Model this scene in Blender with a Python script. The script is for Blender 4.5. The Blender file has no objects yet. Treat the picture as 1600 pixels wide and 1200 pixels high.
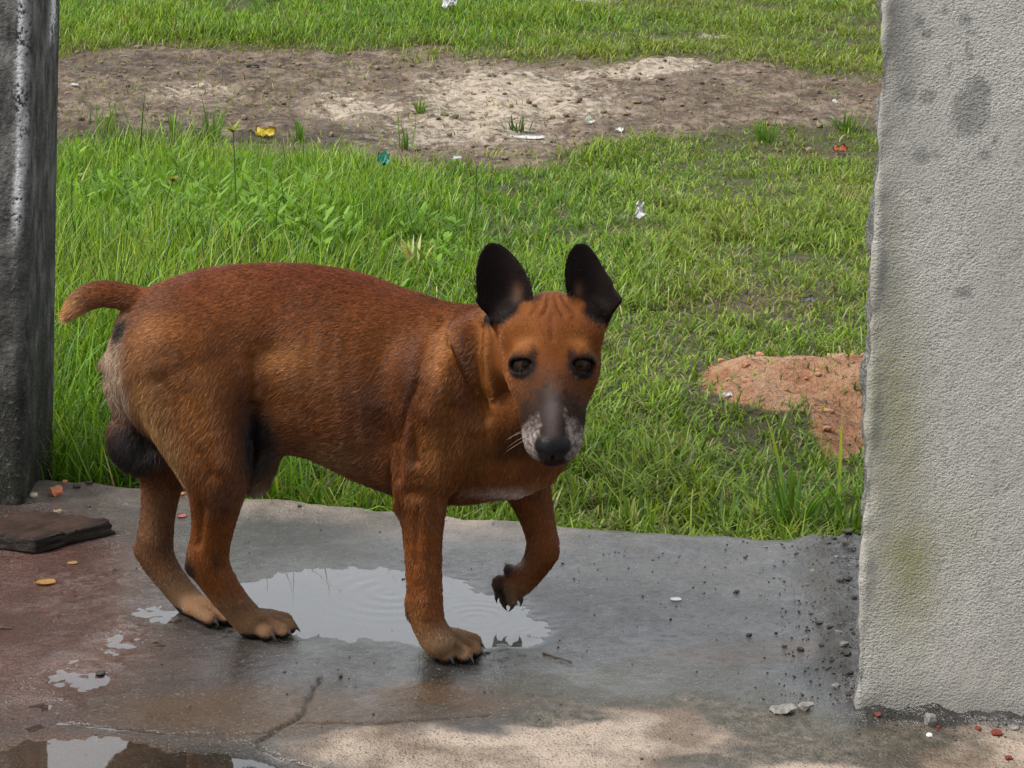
import bpy, bmesh, math, random
import numpy as np
from mathutils import Matrix, Vector

random.seed(7)
rng = np.random.default_rng(7)
scene = bpy.context.scene
COL = scene.collection

# ------------------------------------------------------------------ camera
F_PX, CX, CY = 3000.0, 800.0, 13.0          # focal length and principal point, in photograph pixels
CAM_H, PITCH, ROLL = 0.975, math.radians(3.0), math.radians(1.6)
cam_d = bpy.data.cameras.new('camera')
cam = bpy.data.objects.new('camera', cam_d)
COL.objects.link(cam)
cam_d.sensor_width = 36.0
cam_d.lens = 36.0 * F_PX / 1600.0
cam_d.shift_y = -(600.0 - CY) / 1600.0
cam_d.clip_start, cam_d.clip_end = 0.05, 3000.0
cam.matrix_world = (Matrix.Translation((0, 0, CAM_H)) @ Matrix.Rotation(math.pi / 2 - PITCH, 4, 'X')
                    @ Matrix.Rotation(ROLL, 4, 'Z'))
scene.camera = cam

# ------------------------------------------------------------------ sky, sun, exposure
SUN_ELEV, SUN_AZ = math.radians(50.0), math.radians(-108.0)   # azimuth from +Y (away from the camera), + = right
world = bpy.data.worlds.new('World')
scene.world = world
world.use_nodes = True
wn, wl = world.node_tree.nodes, world.node_tree.links
wn.clear()
w_out = wn.new('ShaderNodeOutputWorld')
w_bg = wn.new('ShaderNodeBackground')
w_hs = wn.new('ShaderNodeHueSaturation')
w_sky = wn.new('ShaderNodeTexSky')
w_sky.sky_type = 'NISHITA'
w_sky.sun_disc = False
w_sky.sun_elevation = SUN_ELEV
w_sky.sun_rotation = SUN_AZ
w_sky.air_density = 1.0
w_sky.dust_density = 5.0
w_sky.ozone_density = 1.0
w_hs.inputs['Saturation'].default_value = 0.35           # overcast: the blue is washed out
wl.new(w_sky.outputs[0], w_hs.inputs['Color'])
w_cl = wn.new('ShaderNodeMix'); w_cl.data_type = 'RGBA'     # an even cloud layer over most of the clear sky
w_cl.inputs[0].default_value = 0.80
w_cl.inputs[7].default_value = (3.7, 3.85, 4.05, 1.0)
wl.new(w_hs.outputs[0], w_cl.inputs[6])
wl.new(w_cl.outputs[2], w_bg.inputs['Color'])
wl.new(w_bg.outputs[0], w_out.inputs['Surface'])
w_bg.inputs['Strength'].default_value = 0.13

sun_d = bpy.data.lights.new('sun', 'SUN')
sun_d.energy = 2.0
sun_d.angle = math.radians(22.0)
sun_d.color = (1.0, 0.96, 0.9)
sun = bpy.data.objects.new('sun', sun_d)
COL.objects.link(sun)
sdir = Vector((math.sin(SUN_AZ) * math.cos(SUN_ELEV), math.cos(SUN_AZ) * math.cos(SUN_ELEV), math.sin(SUN_ELEV)))
sun.rotation_euler = sdir.to_track_quat('Z', 'Y').to_euler()
sun.location = sdir * 20

vs = scene.view_settings
vs.view_transform, vs.look, vs.gamma, vs.exposure = 'Standard', 'None', 1.0, 1.30
vs.use_curve_mapping = False
scene.render.engine = 'CYCLES'
scene.cycles.use_denoising = True
scene.cycles.max_bounces = 8
scene.cycles.transparent_max_bounces = 12
scene.cycles.caustics_reflective = False
scene.cycles.caustics_refractive = False

# ------------------------------------------------------------------ geometry helpers
_m = np.array(cam.matrix_world)
C_R, C_U, C_F, C_O = _m[:3, 0], _m[:3, 1], -_m[:3, 2], _m[:3, 3]

def ray(u, v):
    return C_R * ((u - CX) / F_PX) - C_U * ((v - CY) / F_PX) + C_F

def at(u, v, Y):
    """the point at distance Y (metres along +Y) that the photograph shows at pixel u, v"""
    d = ray(u, v)
    return C_O + d * (Y / d[1])

def on_z(u, v, z=0.0):
    d = ray(u, v)
    return C_O + d * ((z - C_O[2]) / d[2])

def proj(p):
    q = np.asarray(p, float) - C_O
    z = q @ C_F
    return CX + F_PX * (q @ C_R) / z, CY - F_PX * (q @ C_U) / z

def px_scale(p):
    return F_PX / ((np.asarray(p) - C_O) @ C_F)           # pixels per metre there

_lat = np.random.default_rng(11).random((64, 64, 64)).astype(np.float32)
def noise(x, y, z=0.0, s=1.0):
    x, y, z = np.broadcast_arrays(np.asarray(x, float) * s, np.asarray(y, float) * s, np.asarray(z, float) * s)
    xi, yi, zi = np.floor(x).astype(int), np.floor(y).astype(int), np.floor(z).astype(int)
    fx, fy, fz = x - xi, y - yi, z - zi
    fx, fy, fz = fx * fx * (3 - 2 * fx), fy * fy * (3 - 2 * fy), fz * fz * (3 - 2 * fz)
    def L(a, b, c):
        return _lat[(xi + a) & 63, (yi + b) & 63, (zi + c) & 63]
    r = 0
    for a in (0, 1):
        for b in (0, 1):
            for c in (0, 1):
                r = r + L(a, b, c) * (fx if a else 1 - fx) * (fy if b else 1 - fy) * (fz if c else 1 - fz)
    return r - 0.5

def fbm(x, y, z=0.0, s=1.0, o=4):
    r, a = 0, 1.0
    for i in range(o):
        r = r + a * noise(np.asarray(x) + 7.3 * i, np.asarray(y) + 3.1 * i, np.asarray(z) + 1.7 * i, s)
        a *= 0.5
        s *= 2.03
    return r

def sstep(a, b, x):
    t = np.clip((np.asarray(x, float) - a) / (b - a), 0, 1)
    return t * t * (3 - 2 * t)

def mesh_np(name, verts, quads=None, tris=None, smooth=True):
    me = bpy.data.meshes.new(name)
    verts = np.asarray(verts, np.float32)
    nq = 0 if quads is None else len(quads)
    nt = 0 if tris is None else len(tris)
    loops = np.concatenate([a for a in ((np.asarray(quads).reshape(-1) if nq else None), (np.asarray(tris).reshape(-1) if nt else None)) if a is not None]).astype(np.int32)
    me.vertices.add(len(verts)); me.vertices.foreach_set('co', verts.reshape(-1))
    me.loops.add(len(loops)); me.loops.foreach_set('vertex_index', loops)
    me.polygons.add(nq + nt)
    start = np.concatenate([np.arange(nq) * 4, nq * 4 + np.arange(nt) * 3]).astype(np.int32)
    me.polygons.foreach_set('loop_start', start)
    me.polygons.foreach_set('use_smooth', np.full(nq + nt, smooth))
    me.update(calc_edges=True)
    me.validate()
    return me

def col_attr(me, name, rgb):
    a = me.attributes.new(name, 'FLOAT_COLOR', 'POINT')
    c = np.ones((len(rgb), 4), np.float32)
    c[:, :3] = rgb
    a.data.foreach_set('color', c.reshape(-1))

def f_attr(me, name, val):
    a = me.attributes.new(name, 'FLOAT', 'POINT')
    a.data.foreach_set('value', np.asarray(val, np.float32))

def link(name, data, mat=None, parent=None, loc=None):
    o = bpy.data.objects.new(name, data)
    COL.objects.link(o)
    if mat is not None:
        data.materials.append(mat)
    if parent is not None:
        o.parent = parent
    if loc is not None:
        o.location = loc
    return o

def tag(o, label=None, cat=None, group=None, kind=None):
    for k, v in (('label', label), ('category', cat), ('group', group), ('kind', kind)):
        if v:
            o[k] = v
    return o

# ------------------------------------------------------------------ material helpers
class NT:
    def __init__(self, name):
        self.m = bpy.data.materials.new(name)
        self.m.use_nodes = True
        self.n, self.l = self.m.node_tree.nodes, self.m.node_tree.links
        self.n.clear()
        self.out = self.n.new('ShaderNodeOutputMaterial')
    def new(self, t, **kw):
        nd = self.n.new(t)
        for k, v in kw.items():
            setattr(nd, k, v)
        return nd
    def put(self, nd, sock, v):
        s = nd.inputs[sock]
        if isinstance(v, bpy.types.NodeSocket):
            self.l.new(v, s)
        else:
            if isinstance(v, (tuple, list)) and len(v) == 3 and s.type == 'RGBA':
                v = (*v, 1.0)
            s.default_value = v
    def attr(self, name):
        return self.new('ShaderNodeAttribute', attribute_name=name)
    def pos(self):
        return self.new('ShaderNodeNewGeometry').outputs['Position']
    def objpos(self):
        return self.new('ShaderNodeTexCoord').outputs['Object']
    def noise(self, vec, scale, detail=6.0, rough=0.6, dist=0.0):
        nd = self.new('ShaderNodeTexNoise')
        self.put(nd, 'Vector', vec); self.put(nd, 'Scale', scale); self.put(nd, 'Detail', detail)
        self.put(nd, 'Roughness', rough); self.put(nd, 'Distortion', dist)
        return nd.outputs['Fac']
    def voronoi(self, vec, scale, feature='F1'):
        nd = self.new('ShaderNodeTexVoronoi', feature=feature)
        self.put(nd, 'Vector', vec); self.put(nd, 'Scale', scale)
        return nd.outputs['Distance']
    def ramp(self, fac, stops):
        nd = self.new('ShaderNodeValToRGB')
        e = nd.color_ramp.elements
        while len(e) < len(stops):
            e.new(0.5)
        for i, (p, c) in enumerate(stops):
            e[i].position = p
            e[i].color = (c, c, c, 1) if isinstance(c, (int, float)) else (*c, 1)
        self.put(nd, 'Fac', fac)
        return nd.outputs['Color']
    def mix(self, fac, a, b, mode='MIX'):
        nd = self.new('ShaderNodeMix', data_type='RGBA', blend_type=mode)
        nd.clamp_factor = True
        self.put(nd, 0, fac)
        self.put(nd, 6, a); self.put(nd, 7, b)
        return nd.outputs[2]
    def math(self, op, a, b=0.0, c=None, clamp=False):
        nd = self.new('ShaderNodeMath', operation=op)
        nd.use_clamp = clamp
        self.put(nd, 0, a); self.put(nd, 1, b)
        if c is not None:
            self.put(nd, 2, c)
        return nd.outputs[0]
    def mapv(self, vec, scale=(1, 1, 1), rot=(0, 0, 0), loc=(0, 0, 0)):
        nd = self.new('ShaderNodeMapping')
        self.put(nd, 'Vector', vec); nd.inputs['Scale'].default_value = scale
        nd.inputs['Rotation'].default_value = rot; nd.inputs['Location'].default_value = loc
        return nd.outputs[0]
    def bump(self, h, strength=0.5, dist=0.01, normal=None):
        nd = self.new('ShaderNodeBump')
        self.put(nd, 'Height', h); self.put(nd, 'Strength', strength); self.put(nd, 'Distance', dist)
        if normal is not None:
            self.put(nd, 'Normal', normal)
        return nd.outputs[0]
    def bsdf(self, color, rough=0.8, normal=None, spec=0.5, **kw):
        nd = self.new('ShaderNodeBsdfPrincipled')
        self.put(nd, 'Base Color', color); self.put(nd, 'Roughness', rough); self.put(nd, 'Specular IOR Level', spec)
        if normal is not None:
            self.put(nd, 'Normal', normal)
        for k, v in kw.items():
            self.put(nd, k.replace('_', ' '), v)
        return nd
    def done(self, shader):
        self.l.new(shader.outputs[0] if hasattr(shader, 'outputs') else shader, self.out.inputs['Surface'])
        return self.m

def simple_mat(name, c1, c2, scale=40.0, rough=0.8, bump=0.4, bdist=0.004, spec=0.4):
    t = NT(name)
    p = t.objpos()
    n = t.noise(p, scale)
    col = t.mix(t.ramp(n, [(0.35, 0.0), (0.65, 1.0)]), c1, c2)
    return t.done(t.bsdf(col, rough, t.bump(t.noise(p, scale * 2.5), bump, bdist), spec))
# ================================================================== the ground
GZ = -0.10                                    # the field lies a step below the slab

def ground_base(Y):
    Y = np.asarray(Y, float)
    t = np.clip(Y - 7.6, 0, None)
    z = 0.088 * (np.sqrt(t * t + 0.6) - math.sqrt(0.6))
    z = np.where(z > 0.6, 0.6 + 0.5 * (1 - np.exp(-(z - 0.6) / 0.5)), z)
    return GZ + z

def px_of_ground(X, Y):
    return proj(np.stack([X, Y, ground_base(Y)], -1))

def blob(u, v, cu, cv, ru, rv):
    return np.exp(-(((u - cu) / ru) ** 2 + ((v - cv) / rv) ** 2))

def masks(X, Y):
    """how bare, sandy, muddy and red the earth is at X, Y"""
    X = np.asarray(X, float); Y = np.asarray(Y, float)
    u, v = px_of_ground(X, np.maximum(Y, 2.0))
    w = 34 * fbm(X, Y, 0.3, 1.8, 5)
    uu, vv = u + 60 * fbm(X, Y, 5.1, 0.9, 3), v + w
    lo = np.interp(uu, [0, 90, 300, 640, 860, 960, 1150, 1380, 1600], [252, 252, 252, 258, 250, 222, 196, 190, 190])
    hi = np.interp(uu, [0, 90, 250, 500, 640, 800, 950, 1120, 1250, 1600], [104, 100, 80, 82, 90, 92, 94, 104, 132, 148])
    bare = sstep(-20, 16, lo - vv) * sstep(-24, 16, vv - hi)
    bare = np.maximum(bare, 0.72 * blob(uu, vv, 1110, 165, 210, 52))
    bare = np.maximum(bare, 0.75 * blob(uu, vv, 1280, 238, 120, 12))
    bare = np.maximum(bare, 0.55 * blob(uu, vv, 1180, 480, 130, 22))
    sand = np.maximum.reduce([1.1 * blob(uu, vv, 800, 158, 150, 46), blob(uu, vv, 560, 168, 75, 22), 1.1 * blob(uu, vv, 985, 106, 100, 14),
                              0.9 * blob(uu, vv, 720, 205, 150, 30), 0.6 * blob(uu, vv, 300, 150, 90, 14), 0.9 * blob(uu, vv, 1110, 66, 40, 8),
                              0.8 * blob(uu, vv, 930, 0, 70, 7), 0.6 * blob(uu, vv, 500, 28, 30, 7), 0.6 * blob(uu, vv, 1260, 20, 40, 6)])
    bare = np.maximum(bare, np.where(sand > 0.45, sand, 0))
    mud = np.maximum(1.2 * blob(uu, vv, 300, 212, 290, 16), 0.9 * blob(uu, vv, 1150, 232, 180, 10)) + 0.5 * blob(uu, vv, 250, 110, 200, 16)
    red = sstep(0.34, 0.6, np.maximum(blob(u + 0.4 * (uu - u), v + 0.5 * w, 1250, 618, 175, 62), 0.7 * blob(uu, vv, 1330, 690, 90, 50)))
    return np.clip(bare, 0, 1), np.clip(sand, 0, 1), np.clip(mud, 0, 1), red

MOUND = on_z(1235, 640, GZ)
def ground_z(X, Y):
    X = np.asarray(X, float); Y = np.asarray(Y, float)
    near = np.exp(-np.maximum(Y - 14, 0) / 6)
    z = ground_base(Y) + near * (0.030 * fbm(X, Y, 2.2, 1.1, 3))
    m = np.exp(-(((X - MOUND[0] - 0.12) / 0.36) ** 2 + ((Y - MOUND[1] - 0.10) / 0.26) ** 2) ** 1.6)
    z = z + 0.066 * m * (1 + 0.6 * fbm(X, Y, 9.0, 6.0, 3))
    return z

def axis(*segs):
    """segs: (start, end, step) runs joined into one increasing coordinate list"""
    out = []
    for a, b, s in segs:
        n = max(1, int(round((b - a) / s)))
        out.append(np.linspace(a, b, n, endpoint=False))
    return np.concatenate(out + [np.array([segs[-1][1]])])

def grid_mesh(name, xs, ys, zf):
    X, Y = np.meshgrid(xs, ys)
    Z = zf(X, Y)
    nx, ny = len(xs), len(ys)
    idx = np.arange(nx * ny).reshape(ny, nx)
    q = np.stack([idx[:-1, :-1], idx[:-1, 1:], idx[1:, 1:], idx[1:, :-1]], -1).reshape(-1, 4)
    return mesh_np(name, np.stack([X, Y, Z], -1).reshape(-1, 3), q), X.ravel(), Y.ravel()

gx = axis((-900, -100, 100), (-100, -12, 8), (-12, -4.5, 0.25), (-4.5, 4.5, 0.03), (4.5, 12, 0.25), (12, 100, 8), (100, 900, 100))
gy = axis((-300, -20, 40), (-20, 2.4, 1.5), (2.4, 7, 0.025), (7, 15, 0.035), (15, 24, 0.3), (24, 100, 4), (100, 1500, 100))
def gz_fine(X, Y):
    b, s, m, r = masks(X, Y)
    near = (np.abs(X) < 4.6) & (Y > 2.3) & (Y < 15.2)
    z = ground_z(X, Y)
    z = z + np.where(near, 0.030 * fbm(X, Y, 4.0, 11.0, 4) * (0.35 + b + 1.3 * r) - 0.03 * m * b, 0)
    return np.where(Y < 2.4, -0.16, z)
gme, gX, gY = grid_mesh('ground', gx, gy, gz_fine)
gb, gs, gm_, gr = masks(gX, gY)
far_fade = sstep(15, 20, gY)
f_attr(gme, 'bare', gb * (1 - far_fade)); f_attr(gme, 'sand', gs * (1 - far_fade)); f_attr(gme, 'mud', gm_); f_attr(gme, 'red', gr)

t = NT('earth')
p = t.pos()
n1, n2, n3 = t.noise(p, 3.0), t.noise(p, 22.0, 8), t.noise(p, 120.0, 4)
soil = t.mix(t.ramp(n1, [(0.35, 0.0), (0.65, 1.0)]), (0.155, 0.108, 0.075), (0.28, 0.215, 0.155))
n4 = t.noise(p, 9.0, 8, 0.7)
soil = t.mix(t.ramp(n4, [(0.45, 0.0), (0.60, 0.85)]), soil, (0.060, 0.040, 0.027))
soil = t.mix(t.ramp(n2, [(0.47, 0.0), (0.60, 0.65)]), soil, (0.045, 0.031, 0.021))
sandc = t.mix(t.ramp(n2, [(0.36, 0.0), (0.56, 1.0)]), (0.20, 0.15, 0.105), (0.44, 0.37, 0.29))
sfac = t.math('ADD', t.attr('sand').outputs['Fac'], t.math('MULTIPLY', t.math('SUBTRACT', n2, 0.5), 2.2))
soil = t.mix(t.ramp(sfac, [(0.28, 0.0), (0.75, 1.0)]), soil, sandc)
soil = t.mix(t.math('MULTIPLY', t.attr('mud').outputs['Fac'], 0.85), soil, (0.03, 0.024, 0.02))
redc = t.mix(t.ramp(n2, [(0.4, 0.0), (0.6, 1.0)]), (0.22, 0.075, 0.032), (0.36, 0.18, 0.085))
redc = t.mix(t.ramp(n1, [(0.40, 0.0), (0.60, 0.75)]), redc, (0.44, 0.28, 0.17))
redc = t.mix(t.ramp(n3, [(0.55, 0.0), (0.75, 0.7)]), redc, (0.45, 0.36, 0.27))
turf = t.mix(n2, (0.045, 0.042, 0.018), (0.085, 0.080, 0.035))
turf = t.mix(t.ramp(n1, [(0.5, 0.0), (0.75, 0.5)]), turf, (0.07, 0.055, 0.03))
jag = t.math('MULTIPLY', t.math('SUBTRACT', n4, 0.5), 1.4)
redf = t.ramp(t.math('ADD', t.attr('red').outputs['Fac'], jag), [(0.42, 0.0), (0.58, 1.0)])
soil = t.mix(redf, soil, redc)
cov = t.math('MAXIMUM', t.ramp(t.math('ADD', t.attr('bare').outputs['Fac'], jag), [(0.35, 0.0), (0.65, 1.0)]), redf)
colr = t.mix(cov, turf, soil)
colr = t.mix(t.ramp(n3, [(0.3, 0.3), (0.5, 0.0)]), colr, (0.03, 0.02, 0.013))
hgt = t.math('ADD', n2, t.math('MULTIPLY', n3, 0.5))
M_EARTH = t.done(t.bsdf(colr, 0.85, t.bump(hgt, 1.0, 0.035), 0.3))
tag(link('ground', gme, M_EARTH), 'grassy field with a bank of bare sandy soil', None, None, 'structure')

# ================================================================== the wet concrete slab
EDGE = np.array([on_z(u, v)[:2] for u, v in ((-400, 700), (60, 744), (110, 746), (190, 754), (300, 765), (430, 777), (620, 796), (720, 801), (880, 810),
                                             (1000, 819), (1200, 829), (1340, 835), (1600, 848), (2200, 880))])
def slab_edge(X):
    return np.interp(X, EDGE[:, 0], EDGE[:, 1]) + 0.012 * fbm(X, 0.0, 3.0, 9.0, 4)

_w0, _w1 = on_z(1339, 1113), on_z(1600, 1126)
WALL0 = _w0[:2]
_d = (_w1 - _w0)[:2] / np.linalg.norm((_w1 - _w0)[:2])
WALLN = np.array([_d[1], -_d[0]])
# hollows that hold water: centre pixel, half sizes in pixels, depth
HOLLOWS = [(545, 940, 235, 62, 1.0), (700, 972, 150, 40, 1.0), (430, 950, 105, 48, 1.0), (770, 945, 80, 24, 0.62), (262, 955, 72, 26, 0.60), (120, 1055, 75, 34, 0.45),
           (130, 1225, 190, 82, 1.0), (300, 1225, 160, 56, 1.0), (215, 1010, 80, 34, 0.42), (815, 985, 56, 26, 0.62), (330, 985, 50, 18, 0.5), (60, 1120, 60, 30, 0.45)]
def hollow(u, v):
    h = 0
    for cu, cv, ru, rv, dpt in HOLLOWS:
        h = np.maximum(h, dpt * sstep(1.25, 0.55, np.sqrt(((u - cu) / ru) ** 2 + ((v - cv) / rv) ** 2)))
    return h
def slab_z(X, Y):
    X = np.asarray(X, float); Y = np.asarray(Y, float)
    u, v = proj(np.stack([X, Y, np.zeros_like(X)], -1))
    h = hollow(u, v)
    z = 0.0012 * fbm(X, Y, 1.0, 4.0, 3) + 0.0016 * fbm(X, Y, 3.0, 26.0, 4) + 0.0012 * fbm(X, Y, 1.0, 110.0, 2)
    z = z - 0.0050 * h + 0.0012
    for pts, w_, d_ in CRACKS:
        dd = np.full(np.shape(X), 9.0)
        un, vn = u + 5 * noise(X, Y, 7.7, 60) + 9 * noise(X, Y, 7.7, 25), v + 3 * noise(X, Y, 2.2, 60) + 5 * noise(X, Y, 2.2, 25)
        for (a, b), (c, d) in zip(pts[:-1], pts[1:]):
            L2 = (c - a) ** 2 + (d - b) ** 2
            tt = np.clip(((un - a) * (c - a) + (vn - b) * (d - b)) / L2, 0, 1)
            dd = np.minimum(dd, np.hypot(un - a - tt * (c - a), (vn - b - tt * (d - b)) * 1.6))
        z = z - d_ * np.exp(-(dd / w_) ** 2)
        CRK.append(np.exp(-(dd / (w_ * 0.9)) ** 2) * min(1.0, d_ / 0.005))
    wb = (np.stack([X, Y], -1) - WALL0) @ WALLN
    ws = (np.stack([X, Y], -1) - WALL0) @ np.array([-WALLN[1], WALLN[0]])
    z = z + sstep(0.045, 0.0, wb + 0.03 * fbm(X, Y, 4.4, 30.0, 3)) * sstep(-0.03, 0.01, ws) * (0.010 + 0.010 * fbm(X, Y, 2.4, 40.0, 3))
    e = slab_edge(X) - Y
    z = z - 0.030 * np.exp(-np.maximum(e, 0) / 0.018) + 0.010 * sstep(0.16, 0.03, e) * (0.6 + fbm(X, Y, 0.0, 14, 3)) * sstep(0.30, -0.2, X)
    return z
CRK = []
CRACKS = [([(497, 1062), (485, 1090), (472, 1118), (430, 1145), (395, 1165)], 3.4, 0.006), ([(430, 1145), (330, 1148), (200, 1142), (90, 1130)], 2.4, 0.0035),
          ([(350, 1156), (400, 1165), (440, 1188), (500, 1205)], 3.0, 0.005), ([(460, 1134), (640, 1128), (760, 1118)], 1.8, 0.002)]
sx = axis((-4, -1.1, 0.25), (-1.1, -0.75, 0.02), (-0.75, 0.75, 0.0045), (0.75, 1.1, 0.02), (1.1, 4, 0.25))
sy_t = axis((-2.5, 2.0, 0.3), (2.0, 3.5, 0.0045))
X0, Y0 = np.meshgrid(sx, sy_t)
span = slab_edge(X0)
Yw = np.where(Y0 > 2.0, 2.0 + (Y0 - 2.0) / 1.5 * (span - 2.0), Y0)
CRK.clear()
Z0 = slab_z(X0, Yw)
crackm = np.clip(sum(CRK), 0, 1).ravel()
nx, ny = len(sx), len(sy_t)
idx = np.arange(nx * ny).reshape(ny, nx)
sq = np.stack([idx[:-1, :-1], idx[:-1, 1:], idx[1:, 1:], idx[1:, :-1]], -1).reshape(-1, 4)
sv = np.stack([X0, Yw, Z0], -1).reshape(-1, 3)
lip = sv[idx[-1]].copy(); lip2 = lip.copy()
lip[:, 2] -= 0.02; lip[:, 1] += 0.006
lip2[:, 2] = -0.2; lip2[:, 1] += 0.012
nb = len(sv)
i1, i2 = np.arange(nx) + nb, np.arange(nx) + nb + nx
sv = np.vstack([sv, lip, lip2])
ext = [np.stack([idx[-1][:-1], idx[-1][1:], i1[1:], i1[:-1]], -1), np.stack([i1[:-1], i1[1:], i2[1:], i2[:-1]], -1)]
sme = mesh_np('slab', sv, np.vstack([sq] + ext))
su, svv = proj(sv)
nz1, nz2 = fbm(sv[:, 0], sv[:, 1], 0.5, 5.0, 5), fbm(sv[:, 0], sv[:, 1], 8.5, 13.0, 4)
uu, vv = su + 150 * nz1, svv + 42 * nz1 + 26 * nz2
dry = sstep(0.30, 0.62, np.maximum.reduce([blob(uu, vv, 1060, 1150, 260, 62), blob(uu, vv, 800, 1190, 330, 50), blob(uu, vv, 1430, 1190, 330, 60)]))
dry = np.maximum(dry, (0.35 + 0.6 * np.clip(nz2 + 0.3, 0, 1)) * sstep(0.16, 0.05, slab_edge(sv[:, 0]) - sv[:, 1] + 0.06 * nz2) * sstep(0.30, -0.05, sv[:, 0] + 0.2 * nz2))
rust = np.clip(blob(uu, vv, 20, 970, 200, 150) * 1.3 + 0.6 * blob(uu, vv, 40, 900, 150, 60), 0, 1)
moss = sstep(0.22, 0.55, np.maximum.reduce([1.1 * blob(uu, vv, 1010, 1072, 230, 36), 1.1 * blob(uu, vv, 1200, 1108, 110, 44), 0.9 * blob(uu, vv, 1330, 1165, 260, 34), 0.8 * blob(uu, vv, 880, 1120, 120, 20), 0.8 * blob(uu, vv, 1100, 1190, 90, 16)]))
brown = sstep(0.25, 0.8, np.maximum.reduce([blob(uu, vv, 450, 1120, 330, 58), blob(uu, vv, 1180, 1020, 170, 30), 0.9 * blob(uu, vv, 100, 1190, 260, 50), blob(uu, vv, 800, 1090, 280, 36)]))
dirt = sstep(0.3, 0.9, np.maximum(blob(uu, svv, 1320, 960, 42, 140), blob(uu, svv, 1310, 850, 40, 25)))
crackm = np.concatenate([crackm, np.zeros(len(sv) - len(crackm))])
film = sstep(0.0032, -0.0010, sv[:, 2] + 0.0008 * nz2) * (slab_edge(sv[:, 0]) - sv[:, 1] > 0.05)
film = np.maximum(film, np.clip(0.95 * np.maximum(blob(uu, vv, 330, 1045, 200, 62), blob(uu, vv, 690, 1062, 150, 34)) + 0.3 * nz2, 0, 1))
for nm, va in (('film', film), ('crack', crackm), ('dry', dry), ('rust', rust), ('moss', moss), ('brown', brown), ('dirt', dirt)):
    f_attr(sme, nm, va)

t = NT('wet_concrete')
p = t.pos()
def a(n):
    return t.attr(n).outputs['Fac']
n1, n2, n3 = t.noise(p, 7.0, 8), t.noise(p, 60.0, 6, 0.7), t.noise(p, 300.0, 3)
wet = t.mix(t.ramp(n1, [(0.3, 0.0), (0.7, 1.0)]), (0.014, 0.013, 0.012), (0.050, 0.047, 0.043))
wet = t.mix(a('brown'), wet, t.mix(n1, (0.034, 0.019, 0.010), (0.078, 0.048, 0.025)))
wet = t.mix(a('rust'), wet, t.mix(n2, (0.05, 0.015, 0.008), (0.115, 0.04, 0.02)))
dryc = t.mix(t.ramp(n1, [(0.40, 0.0), (0.56, 1.0)]), (0.12, 0.080, 0.050), (0.33, 0.26, 0.20))
dryc = t.mix(t.ramp(n2, [(0.52, 0.0), (0.72, 0.55)]), dryc, (0.085, 0.06, 0.038))
c = t.mix(a('dry'), wet, dryc)
c = t.mix(t.math('MULTIPLY', a('moss'), t.ramp(n2, [(0.35, 0.65), (0.6, 1.0)])), c, (0.030, 0.026, 0.014))
c = t.mix(t.math('MULTIPLY', a('dirt'), t.ramp(n2, [(0.4, 0.3), (0.6, 1.0)])), c, (0.035, 0.032, 0.027))
c = t.mix(t.ramp(n3, [(0.56, 0.0), (0.66, 0.85)]), c, (0.020, 0.018, 0.016))
c = t.mix(t.ramp(n3, [(0.30, 0.5), (0.40, 0.0)]), c, (0.22, 0.20, 0.17))
rg = 0.0
c = t.mix(t.math('MULTIPLY', a('crack'), 0.9), c, (0.018, 0.014, 0.010))
dr = t.math('MAXIMUM', t.math('MAXIMUM', a('dry'), a('crack')), t.math('MULTIPLY', a('dirt'), 0.8))
rg = t.math('ADD', t.math('MULTIPLY', t.ramp(n1, [(0.36, 0.0), (0.64, 1.0)]), 0.24), t.math('MULTIPLY', n2, 0.14))
rg = t.math('MULTIPLY', rg, t.math('SUBTRACT', 1.0, t.math('MULTIPLY', a('film'), 0.65)))
rg = t.math('ADD', rg, t.math('MULTIPLY', dr, 0.5), clamp=True)
rg = t.math('ADD', rg, t.math('MULTIPLY', a('brown'), 0.07), clamp=True)
rg = t.math('MAXIMUM', t.math('SUBTRACT', rg, t.math('MULTIPLY', a('rust'), 0.06)), 0.05)
hh = t.math('ADD', t.math('MULTIPLY', n2, 0.45), t.math('MULTIPLY', n3, 0.8))
M_SLAB = t.done(t.bsdf(c, rg, t.bump(hh, t.math('ADD', t.math('SUBTRACT', 0.62, t.math('MULTIPLY', a('film'), 0.42)), t.math('MULTIPLY', t.math('MAXIMUM', dr, a('rust')), 0.5)), t.math('ADD', 0.006, t.math('MULTIPLY', a('rust'), 0.010))), 0.60))
slab = tag(link('slab', sme, M_SLAB), 'rain-wet concrete floor slab with broken back edge', None, None, 'structure')

# standing water fills every hollow up to one level
def ripple(X, Y):
    z = np.zeros_like(X)
    for u, v, amp, lam, rad in ((610, 925, 0.00038, 0.027, 0.08), (745, 965, 0.00025, 0.018, 0.06), (800, 972, 0.00012, 0.014, 0.05)):
        c_ = on_z(u, v)
        r = np.hypot(X - c_[0], Y - c_[1])
        z += amp * np.cos(r / lam * 2 * math.pi + 2.0 * fbm(X, Y, u, 9.0, 2)) * np.exp(-(r / rad) ** 2) * np.clip(0.5 + 2.2 * fbm(X, Y, v, 14.0, 2), 0, 1.2)
    return z + 0.00008 * fbm(X, Y, 3.0, 40.0, 2)
wx, wy = axis((-0.80, 0.30, 0.004)), axis((2.02, 2.80, 0.004))
_X, _Y = np.meshgrid(wx, wy)
_k = (hollow(*proj(np.stack([_X, _Y, 0 * _X], -1))) > 0.03)
_i = np.arange(_X.size).reshape(_X.shape)
_q = np.stack([_i[:-1, :-1], _i[:-1, 1:], _i[1:, 1:], _i[1:, :-1]], -1)[_k[:-1, :-1] & _k[1:, 1:] & _k[1:, :-1] & _k[:-1, 1:]]
_used, _inv = np.unique(_q, return_inverse=True)
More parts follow.
